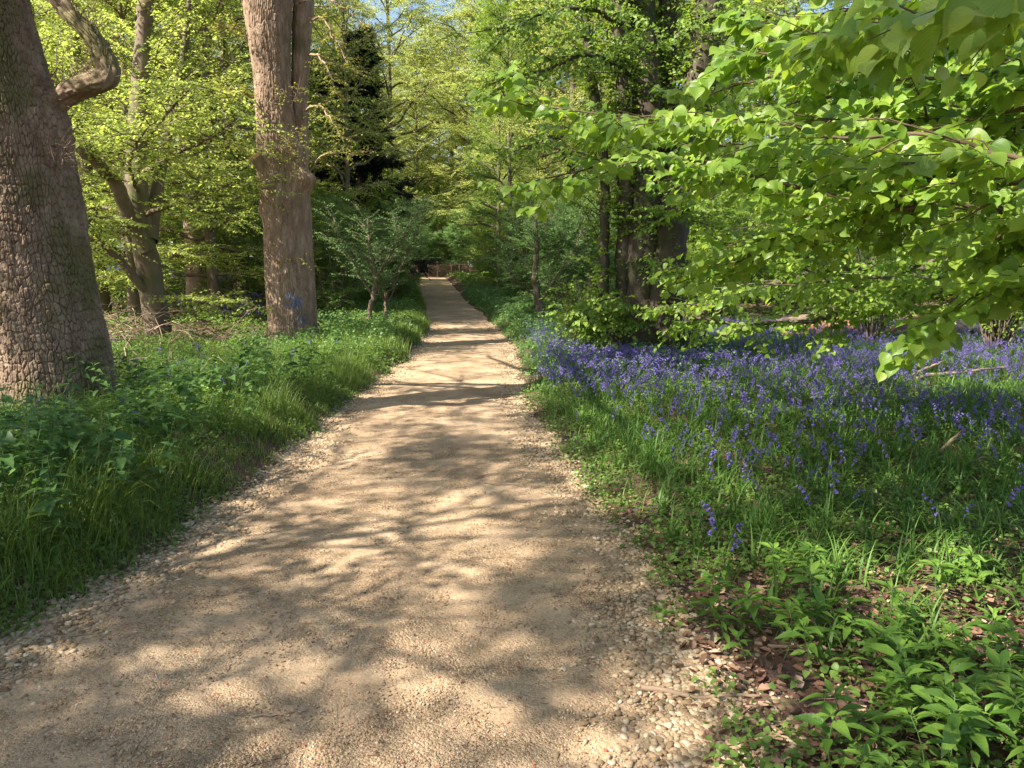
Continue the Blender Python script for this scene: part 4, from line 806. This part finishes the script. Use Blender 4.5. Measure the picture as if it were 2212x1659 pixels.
# brambles / brash pile between the oaks
def brash(label, cx_, cy_, rx, ry, h, n, name='brushwood_heap'):
    b0 = np.array([cx_, cy_, zg1(cx_, cy_)]); g = Geo()
    for i in range(n):
        a = rs.rand() * 6.28; p0 = np.array([rs.randn() * rx * .6, rs.randn() * ry * .6, h * rs.rand() ** 1.5]); L = .3 + .7 * rs.rand(); d = np.array([math.cos(a), math.sin(a), .35 * rs.randn()]); t = np.linspace(0, 1, 6)[:, None]
        pts = p0 + d * t * L + np.array([0, 0, .25]) * np.sin(t * PI) * L * rs.rand(); pts[1:] += np.cumsum(rs.randn(5, 3) * .03, axis=0); tube(g, pts, np.linspace(.004 + .006 * rs.rand(), .002, 6), 4, .3 + .7 * rs.rand())
    o = g.build('brushwood', M['twig']); o.location = b0; return tag(o, kind='stuff')
brash('', -7.3, 13.4, 1.6, 1.2, .7, 330)
brash('', -6.1, 9.6, 1.5, 1.2, .45, 200)

# ------------------------------------------------------------------ ground vegetation
def inview(X, Y, m=.12):
    return (Y > 1.5) & (np.abs(X) < Y * (.662 + m) + .7)
def scatter(n, x0, x1, y0, y1, dens, ybias=1.0):
    X = x0 + (x1 - x0) * rs.rand(n); Y = y0 + (y1 - y0) * rs.rand(n) ** ybias
    k = (rs.rand(n) < dens(X, Y)) & inview(X, Y); return X[k], Y[k]
def left_of(X, Y): l, r = edges(Y); return l - X
def right_of(X, Y): l, r = edges(Y); return X - r
def blades(g, X, Y, hgt, wid, bend=.5, nseg=4, rndv=None):
    """curved blades generated directly"""
    n = len(X); Z = zg(X, Y); a = rs.rand(n) * 2 * PI; b = bend * (.3 + rs.rand(n)); t = np.linspace(0, 1, nseg + 1)
    side = np.column_stack([-np.sin(a), np.cos(a), np.zeros(n)]); dr = np.column_stack([np.cos(a), np.sin(a), np.zeros(n)])
    th = b[:, None] * 2.0 * t[None] ** 1.3; dx = np.cumsum(np.sin(th), 1) / nseg; dz = np.cumsum(np.cos(th), 1) / nseg; dx -= dx[:, :1]; dz -= dz[:, :1]
    ctr = np.stack([X, Y, Z - .01], 1)[:, None] + dr[:, None] * (dx * hgt[:, None])[..., None] + np.array([0, 0, 1.]) * (dz * hgt[:, None])[..., None]
    w = wid[:, None] * (1 - t[None] ** 2.2 * .93) * (.75 + .25 * np.sin(PI * np.minimum(1, t + .3)))[None]
    Lf = ctr + side[:, None] * w[..., None]; Rt = ctr - side[:, None] * w[..., None]
    V = np.stack([Lf, Rt], 2).reshape(-1, 3); m = 2 * (nseg + 1); s_ = np.arange(nseg) * 2
    Q = np.stack([s_, s_ + 1, s_ + 3, s_ + 2], 1)[None] + (np.arange(n) * m)[:, None, None]
    g.add(V, Q.reshape(-1, 4), None, np.repeat(rs.rand(n) if rndv is None else rndv, m))
# grass on the left bank
g = Geo()
def dl(X, Y):
    d = left_of(X, Y); return ss(-.02, .10, d) * (1 - ss(1.4, 3.0, d)) * ss(.34, .62, fbm(X * 1.5, Y * 1.5, 41) + .10)
X, Y = scatter(270000, -6, 0, 2.2, 13, dl, 1.35); n = len(X); tus = fbm(X * 2.2, Y * 2.2, 43)
blades(g, X, Y, (.04 + .52 * tus ** 1.5) * (.45 + .9 * rs.rand(n)) * ss(-.1, .4, left_of(X, Y)) ** .6, .0012 + .0022 * rs.rand(n), .85)
X, Y = scatter(160000, -10, 0, 13, 34, lambda X, Y: ss(-.02, .15, left_of(X, Y)) * (1 - ss(1.0, 3, left_of(X, Y))) * ss(.35, .6, fbm(X, Y, 41) + .1)); n = len(X)
blades(g, X, Y, (.15 + .2 * fbm(X * 2, Y * 2, 43)) * (.6 + .7 * rs.rand(n)), .004 + .004 * rs.rand(n), .5, 3)
# right verge grass
X, Y = scatter(90000, -3, 3.0, 2.6, 30, lambda X, Y: ss(0, .12, right_of(X, Y)) * (1 - ss(.5, 1.2, right_of(X, Y))) * .55 * ss(.3, .7, fbm(X * 1.5, Y * .8, 47)) * ss(2.5, 7, Y)); n = len(X)
blades(g, X, Y, (.08 + .16 * rs.rand(n)), .0018 + .0035 * rs.rand(n) * ss(3, 12, Y), .5, 3)
tag(g.build('grass', M['grass']), kind='stuff')

# low leafy ground cover everywhere, mixed heights
def cover(g, n, x0, x1, y0, y1, dens, hfun, size, proto, ybias=1.0, tilt=.55):
    X, Y = scatter(n, x0, x1, y0, y1, dens, ybias); m = len(X); H = hfun(X, Y); z = zg(X, Y) + H * (1 - rs.rand(m) ** 1.6 * .95)
    a = rs.rand(m) * 6.283; ax = np.column_stack([np.cos(a), np.sin(a), rs.randn(m) * .35]); nn = np.column_stack([rs.randn(m) * tilt, rs.randn(m) * tilt, np.ones(m)])
    cl = vnoise(X * 3, Y * 3, 71) * .5 + rs.rand(m) * .5
    merge(g, proto, np.column_stack([X, Y, z]), frames(ax, nn), size(Y) * (.55 + .8 * rs.rand(m)), cl)
g = Geo()
cover(g, 150000, -7.5, 0, 2.3, 13, lambda X, Y: ss(-.12, .08, left_of(X, Y)) * ss(.25, .5, fbm(X * 1.3 + 5, Y * 1.3, 51)) * .8, lambda X, Y: .03 + .33 * fbm(X * 1.6, Y * 1.6, 53) * ss(0, .5, left_of(X, Y)), lambda Y: .024 + .0008 * Y, HEX, 1.3)
cover(g, 150000, -26, 0, 11, 46, lambda X, Y: ss(0, .2, left_of(X, Y)) * ss(.25, .6, fbm(X * .7, Y * .7, 55)), lambda X, Y: .05 + .45 * fbm(X * .9, Y * .9, 57) ** 1.3 * ss(0, .6, left_of(X, Y)), lambda Y: .035 + .0022 * Y, SIMPLE)
cover(g, 80000, .0, 4.8, 1.9, 9, lambda X, Y: ss(-.10, .06, right_of(X, Y)) * (1 - ss(.5, 1.5, right_of(X, Y)) * .4) * ss(.3, .5, fbm(X * 2.1, Y * 2.1, 59)) * (.6 + .4 * ss(2.6, 3.2, Y)), lambda X, Y: .02 + .10 * fbm(X * 2, Y * 2, 61) + .08 * ss(5, 9, Y), lambda Y: .024, HEARTLOW, 1.3, .45)
cover(g, 90000, 0, 16, 2.6, 22, lambda X, Y: ss(.3, 1.2, right_of(X, Y)) * ss(.25, .6, fbm(X * 1.3, Y * 1.3, 63)) * ss(2.5, 4.5, Y), lambda X, Y: .03 + .15 * fbm(X * 2, Y * 2, 65), lambda Y: .03 + .001 * Y, HEX)
cover(g, 80000, -4, 34, 18, 56, lambda X, Y: ss(0, .3, right_of(X, Y)) * ss(.25, .6, fbm(X * .6, Y * .6, 67)), lambda X, Y: .05 + .35 * fbm(X * .9, Y * .9, 69), lambda Y: .045 + .0022 * Y, SIMPLE)
tag(g.build('ground_cover', M['cover']), kind='stuff')
g = Geo()     # cow parsley and nettles, right verge in the middle distance; left verge shoulders
cover(g, 120000, -5, 3.5, 7.5, 34, lambda X, Y: ss(.0, .2, right_of(X, Y)) * (1 - ss(1.6, 3.4, right_of(X, Y))) * ss(8, 12, Y), lambda X, Y: (.12 + .5 * fbm(X * .8, Y * .8, 73) ** 1.2) * ss(-.05, .5, right_of(X, Y)), lambda Y: .022 + .0016 * Y, HEX, 1.0, .7)
cover(g, 70000, -8, 0, 12, 40, lambda X, Y: ss(.0, .2, left_of(X, Y)) * (1 - ss(1.5, 3.4, left_of(X, Y))) * ss(.35, .6, fbm(X * .8, Y * .8, 75)), lambda X, Y: (.12 + .45 * fbm(X * .8, Y * .8, 77)) * ss(-.05, .5, left_of(X, Y)), lambda Y: .022 + .0016 * Y, HEX, 1.0, .7)
tag(g.build('cow_parsley', M['parsley']), kind='stuff')
# leaf litter at the right front and thinly elsewhere
g = Geo(); X, Y = scatter(15000, .4, 6, 1.9, 7, lambda X, Y: ss(-.12, .12, right_of(X, Y)) * (1 - .75 * ss(3.2, 5, Y)), 1.4); m = len(X)
merge(g, DRY, np.column_stack([X, Y, zg(X, Y) + .006 + .010 * rs.rand(m)]), rot_rand(m, .45), .015 + .035 * rs.rand(m) ** 1.5)
X, Y = scatter(8000, -20, 20, 5, 26, lambda X, Y: ss(.1, .5, dpath(X, Y)) * .7); m = len(X); merge(g, HEX, np.column_stack([X, Y, zg(X, Y) + .015]), rot_rand(m, .5), .03 + .04 * rs.rand(m))
X, Y = scatter(700, -2.2, 1, 1.9, 12, lambda X, Y: ss(.05, -.1, dpath(X, Y)) * .6 if False else (dpath(X, Y) < -.05) * .7, 1.3); m = len(X); merge(g, HEX, np.column_stack([X, Y, zpath(X, Y) + .008]), rot_rand(m, .3), .008 + .012 * rs.rand(m))
tag(g.build('leaf_litter', M['litter']), kind='stuff')
g = Geo(); n = 900; X = np.r_[.8 + 2.5 * rs.rand(500), -2.2 + 3 * rs.rand(700)]; Y = np.r_[2.1 + 3 * rs.rand(500), 2 + 7 * rs.rand(700)]; k = inview(X, Y); X, Y = X[k], Y[k]; n = len(X); z = np.where(dpath(X, Y) < 0, zpath(X, Y), zg(X, Y)) + .008
a = rs.rand(n) * 6.28; merge(g, TWIG, np.column_stack([X, Y, z]), frames(np.column_stack([np.cos(a), np.sin(a), .1 * rs.randn(n)]), np.tile([0, 0, 1.], (n, 1))), np.column_stack([np.full(n, .0016), np.where(np.arange(n) < n * .6, .05 + .14 * rs.rand(n), .015 + .04 * rs.rand(n)), np.full(n, .0016)]))
tag(g.build('twig_litter', M['twig']), kind='stuff')

# ---- bluebells -----------------------------------------------------------------
def bell_geo(full=True):
    k = 6 if full else 4; prof = [(.0, .10), (.25, .26), (.75, .25), (1.0, .48)] if full else [(0, .14), (.7, .27), (1, .45)]
    a = np.arange(k) * 2 * PI / k; V = []; Q = []
    for i, (y, r) in enumerate(prof):
        for q in range(k):
            rr = r * (1 if i < len(prof) - 1 or q % 2 == 0 else .75); V.append((rr * math.cos(a[q]), y, rr * math.sin(a[q])))
    for i in range(len(prof) - 1):
        for q in range(k): Q.append((i * k + q, i * k + (q + 1) % k, (i + 1) * k + (q + 1) % k, (i + 1) * k + q))
    return (np.array(V), np.array(Q), NOT, np.zeros((len(V), 2)))
BELL, BELLLOW = bell_geo(True), bell_geo(False)
def flowers(gf, gs, X, Y, Z, H, proto, nb=7, size=.017, lowseg=False):
    """nodding racemes; all arrays (n,)"""
    n = len(X); a = rs.rand(n) * 2 * PI; dr = np.column_stack([np.cos(a), np.sin(a), 0 * a]); t = np.linspace(0, 1, 7)
    lean = .10 + .16 * rs.rand(n); off = lean[:, None] * t[None] ** 2 + (.32 * np.maximum(0, t - .75))[None] * .8; up = t - 1.1 * np.maximum(0, t - .8) ** 1.3
    ctr = np.column_stack([X, Y, Z])[:, None] + dr[:, None] * (off * H[:, None])[..., None] + np.array([0, 0, 1.]) * (up[None] * H[:, None])[..., None]
    for s_ in range(6):
        d = ctr[:, s_ + 1] - ctr[:, s_]; merge(gs, TWIG, ctr[:, s_], frames(d, np.tile([.01, 0.02, 1.], (n, 1))), np.column_stack([np.full(n, .0022 - .0002 * s_), np.linalg.norm(d, axis=1) * 1.04, np.full(n, .0022 - .0002 * s_)]))
    base_r = rs.rand(n)
    for b in range(nb):
        q = .66 + .34 * b / (nb - 1); i = min(5, int(q * 6)); f = q * 6 - i; p = ctr[:, i] * (1 - f) + ctr[:, i + 1] * f
        sd_ = np.column_stack([-np.sin(a), np.cos(a), 0 * a]) * (.9 * (1 if b % 2 else -1)); ax = dr * .8 + sd_ * (.4 + .5 * rs.rand(n))[:, None] + np.column_stack([0 * a, 0 * a, -.55 - .6 * rs.rand(n)])
        merge(gf, proto, p + nrm(ax) * .006, frames(ax, np.tile([0, 0.01, 1.], (n, 1)) + .01), size * (1.15 - .45 * b / nb) * (.85 + .3 * rs.rand(n)), np.clip(base_r * .6 + .4 * rs.rand(n), 0, 1))
def bdens(X, Y):
    d = right_of(X, Y); return ss(.15, .9, d) * (.12 * ss(3.4, 4.3, Y) + .50 * ss(4.2, 5.2, Y) + .25 * ss(6, 9, Y)) * (.35 + .65 * ss(.35, .6, fbm(X * .55, Y * .8, 83))) * ss(.22, .5, fbm(X * 1.1, Y * 1.1, 81) + .12)
X, Y = scatter(21000, 0, 15, 3.3, 19, bdens, .85)
# individuals: the nearest 300
o_ = np.argsort(np.hypot(X, Y)); X, Y = X[o_], Y[o_]; NI = 300
near = empty('bluebell', (X[0], Y[0], zg1(X[0], Y[0])), 'x', 'x')
LB = 'violet-blue bluebell in flower among the green leaves right of the path'; GB = 'bluebells in flower right of the path'
protos = []
for v in range(6):
    gf = Geo(); gs = Geo(); flowers(gf, gs, np.zeros(1), np.zeros(1), np.full(1, -.02), np.full(1, .35), BELL, 5 + v % 4, .019)
    r0 = near if v == 0 else bpy.data.objects.new('bluebell', None)
    if v: col.objects.link(r0)
    gf.build('flower_head', M['bell'], r0); gs.build('stem', M['stem'], r0); protos.append(r0)
extra = [(P(2170, 1120, 3.3)[0], 3.75), (2.55, 3.9), (1.0, 3.55), (1.02, 3.5), (1.07, 3.6), (.97, 3.6)]
NX = np.r_[[e[0] for e in extra], X[:NI - 6]]; NY = np.r_[[e[1] for e in extra], Y[:NI - 6]]
NZ = zg(NX, NY)
for i in range(NI):
    s_ = .75 + .5 * rs.rand(); loc = (NX[i], NY[i], NZ[i])
    if i < 6:
        r0 = protos[i]; r0.location = loc; r0.rotation_euler = (0, 0, rs.rand() * 6.28); r0.scale = (s_,) * 3; tag(r0, LB, 'flower', GB)
    else: copy_tree(protos[rs.randint(6)], loc, rs.rand() * 6.28, s_, LB, 'flower', GB)
X, Y = X[NI:], Y[NI:]; g = Geo(); gs = Geo(); n = len(X); kf = Y < 9
flowers(g, gs, X[kf], Y[kf], zg(X[kf], Y[kf]), .27 + .16 * rs.rand(kf.sum()), BELLLOW, 7, .018)
flowers(g, gs, X[~kf], Y[~kf], zg(X[~kf], Y[~kf]), .25 + .15 * rs.rand((~kf).sum()), BELLLOW, 6, .021)
# blue haze of flowers on the left slope and beyond
XX, YY = scatter(5000, -18, -5, 20, 36, lambda X, Y: ss(.5, .65, fbm(X * .3, Y * .3, 91)) * ss(3, 5, left_of(X, Y))); flowers(g, gs, XX, YY, zg(XX, YY), .3 + 0 * XX, BELLLOW, 5, .045)
XX, YY = scatter(1400, -1.2, 2.5, 8, 14, lambda X, Y: ss(.1, .5, right_of(X, Y)) * (1 - ss(1.5, 2.5, right_of(X, Y))) * .7); flowers(g, gs, XX, YY, zg(XX, YY), .42 + 0 * XX, BELLLOW, 6, .024)
XX, YY = scatter(300, -7, -2.6, 4.5, 12, lambda X, Y: ss(.6, 1.2, left_of(X, Y)) * .25); flowers(g, gs, XX, YY, zg(XX, YY), .35 + 0 * XX, BELLLOW, 6, .022)
fo = g.build('bluebell_carpet', M['bell']); tag(fo, kind='stuff')
tag(gs.build('bluebell_stems', M['stem']), kind='stuff')
g = Geo()    # strap leaves in clumps
cX, cY = scatter(12500, .3, 15, 2.6, 19, lambda X, Y: ss(.08, .5, right_of(X, Y)) * (.35 + .65 * ss(2.9, 3.9, Y)) * ss(.2, .45, fbm(X * 1.1, Y * 1.1, 81) + .15), 1.1)
rep = 9; X = np.repeat(cX, rep) + rs.randn(len(cX) * rep) * .025; Y = np.repeat(cY, rep) + rs.randn(len(cX) * rep) * .025; n = len(X)
blades(g, X, Y, .14 + .19 * rs.rand(n), .0030 + .0028 * rs.rand(n) + .0002 * Y, 1.15, 6)
cX, cY = scatter(2200, -7, -2, 4, 13, lambda X, Y: ss(.4, .9, left_of(X, Y)) * .5); X = np.repeat(cX, 8) + rs.randn(len(cX) * 8) * .025; Y = np.repeat(cY, 8) + rs.randn(len(cX) * 8) * .025; n = len(X)
blades(g, X, Y, .15 + .18 * rs.rand(n), .004 + .003 * rs.rand(n), .7, 4)
tag(g.build('bluebell_leaves', M['strap']), kind='stuff')

# ---- broad-leaved woodland plants (dog's mercury) right front, nettles left front ---------
def plant_proto(name, kind):
    r0 = bpy.data.objects.new(name, None); col.objects.link(r0); g = Geo(); gs = Geo(); H = (.16 + .10 * rs.rand()) if kind == 'm' else .5
    t = np.linspace(0, 1, 6); st = np.column_stack([.03 * np.sin(t * 3 + rs.rand() * 6), .03 * np.sin(t * 2 + rs.rand() * 6), t * H]); tube(gs, st, np.linspace(.0028, .0016, 6), 5)
    if kind == 'm':
        lv = [(.45, 2, .05), (.65, 2, .07), (.82, 2, .085), (.93, 2, .08), (.98, 3, .055), (1.0, 2, .03)]
    else: lv = [(.15, 2, .04), (.28, 2, .05), (.42, 2, .065), (.55, 2, .075), (.68, 2, .075), (.79, 2, .065), (.88, 2, .05), (.95, 2, .035), (1.0, 2, .02)]
    a0 = rs.rand() * 6.28
    for i, (f, k, sz) in enumerate(lv):
        p = np.array([np.interp(f, t, st[:, c]) for c in range(3)]); a = a0 + (i % 2) * PI / 2 + np.arange(k) * 2 * PI / k + rs.randn(k) * .25
        up = (.15 + .8 * max(0, f - .9) * 6) if kind == 'm' else (.05 + .3 * (f > .9))
        ax = np.column_stack([np.cos(a), np.sin(a), up + .15 * rs.randn(k)]); nn = np.column_stack([-np.cos(a) * up + .2 * rs.randn(k), -np.sin(a) * up + .2 * rs.randn(k), np.ones(k)])
        merge(g, (LANCE if kind == 'm' else NETTLE), p + nrm(ax) * (.012 if kind == 'm' else .02), frames(ax, nn), sz * (.7 + .6 * rs.rand(k)) * (1.2 if kind == 'm' else 1.25))
        for q in range(k): tube(gs, [p, p + nrm(ax[q]) * (.014 if kind == 'm' else .022)], [.0012, .0012], 4, cap=False)
    g.build('leaves', M['mercury' if kind == 'm' else 'nettle'], r0); gs.build('stem', M['stem'], r0); return r0
mp_ = [plant_proto('mercury_plant', 'm') for _ in range(12)]; np_ = [plant_proto('nettle_plant', 'n') for _ in range(8)]
def plant_many(protos, XY, label, group, smin, smax, usedp):
    for i, (x, y) in enumerate(XY):
        s_ = smin + (smax - smin) * rs.rand(); p = protos[i % len(protos)]; loc = (x, y, zg1(x, y) - .01)
        if p.name not in usedp:
            usedp.add(p.name); p.location = loc; p.rotation_euler = (.15 * rs.randn(), .15 * rs.randn(), rs.rand() * 6.28); p.scale = (s_,) * 3; tag(p, label, 'plant', group)
        else:
            c = copy_tree(p, loc, 0, s_, label, 'plant', group); c.rotation_euler = (.15 * rs.randn(), .15 * rs.randn(), rs.rand() * 6.28)
up = set(); XY = []
for (x, y, sx, sy, n) in [(1.5, 2.2, .22, .14, 34), (1.02, 2.95, .10, .09, 15), (1.42, 2.75, .20, .13, 22), (1.85, 2.5, .16, .18, 14), (1.25, 2.4, .10, .12, 8), (1.55, 3.55, .3, .25, 8), (2.3, 3.7, .3, .3, 7), (2.1, 3.1, .3, .2, 7), (1.15, 2.05, .10, .10, 10), (1.25, 3.35, .12, .12, 9)]:
    XY += [(x + sx * rs.randn(), y + sy * rs.randn()) for _ in range(n)]
XY = [p for p in XY if float(right_of(np.array([p[0]]), np.array([p[1]]))[0]) > .10 and p[1] > 1.65]
plant_many(mp_, XY, 'low plant with whorled pointed green leaves at the lower right front', 'broad-leaved plants at the lower right', .5, 1.0, up)
XY = []
for (x, y, sx, sy, n) in [(-2.6, 4.1, .30, .45, 75), (-3.1, 4.9, .4, .4, 50), (-2.9, 5.9, .45, .5, 40), (-3.3, 3.9, .3, .4, 20), (-3.6, 7.6, .6, .6, 24), (-2.9, 8.6, .5, .6, 22), (-3.2, 11.5, .5, .9, 20), (-2.7, 6.9, .3, .4, 12)]:
    XY += [(x + sx * rs.randn(), y + sy * rs.randn()) for _ in range(n)]
XY = [p for p in XY if float(left_of(np.array([p[0]]), np.array([p[1]]))[0]) > .22 and abs(p[0]) < p[1] * .72 + .2]
plant_many(np_, XY, 'dark green nettle with toothed leaves on the bank below the cracked oak', 'nettles on the left bank', .6, 1.25, up)
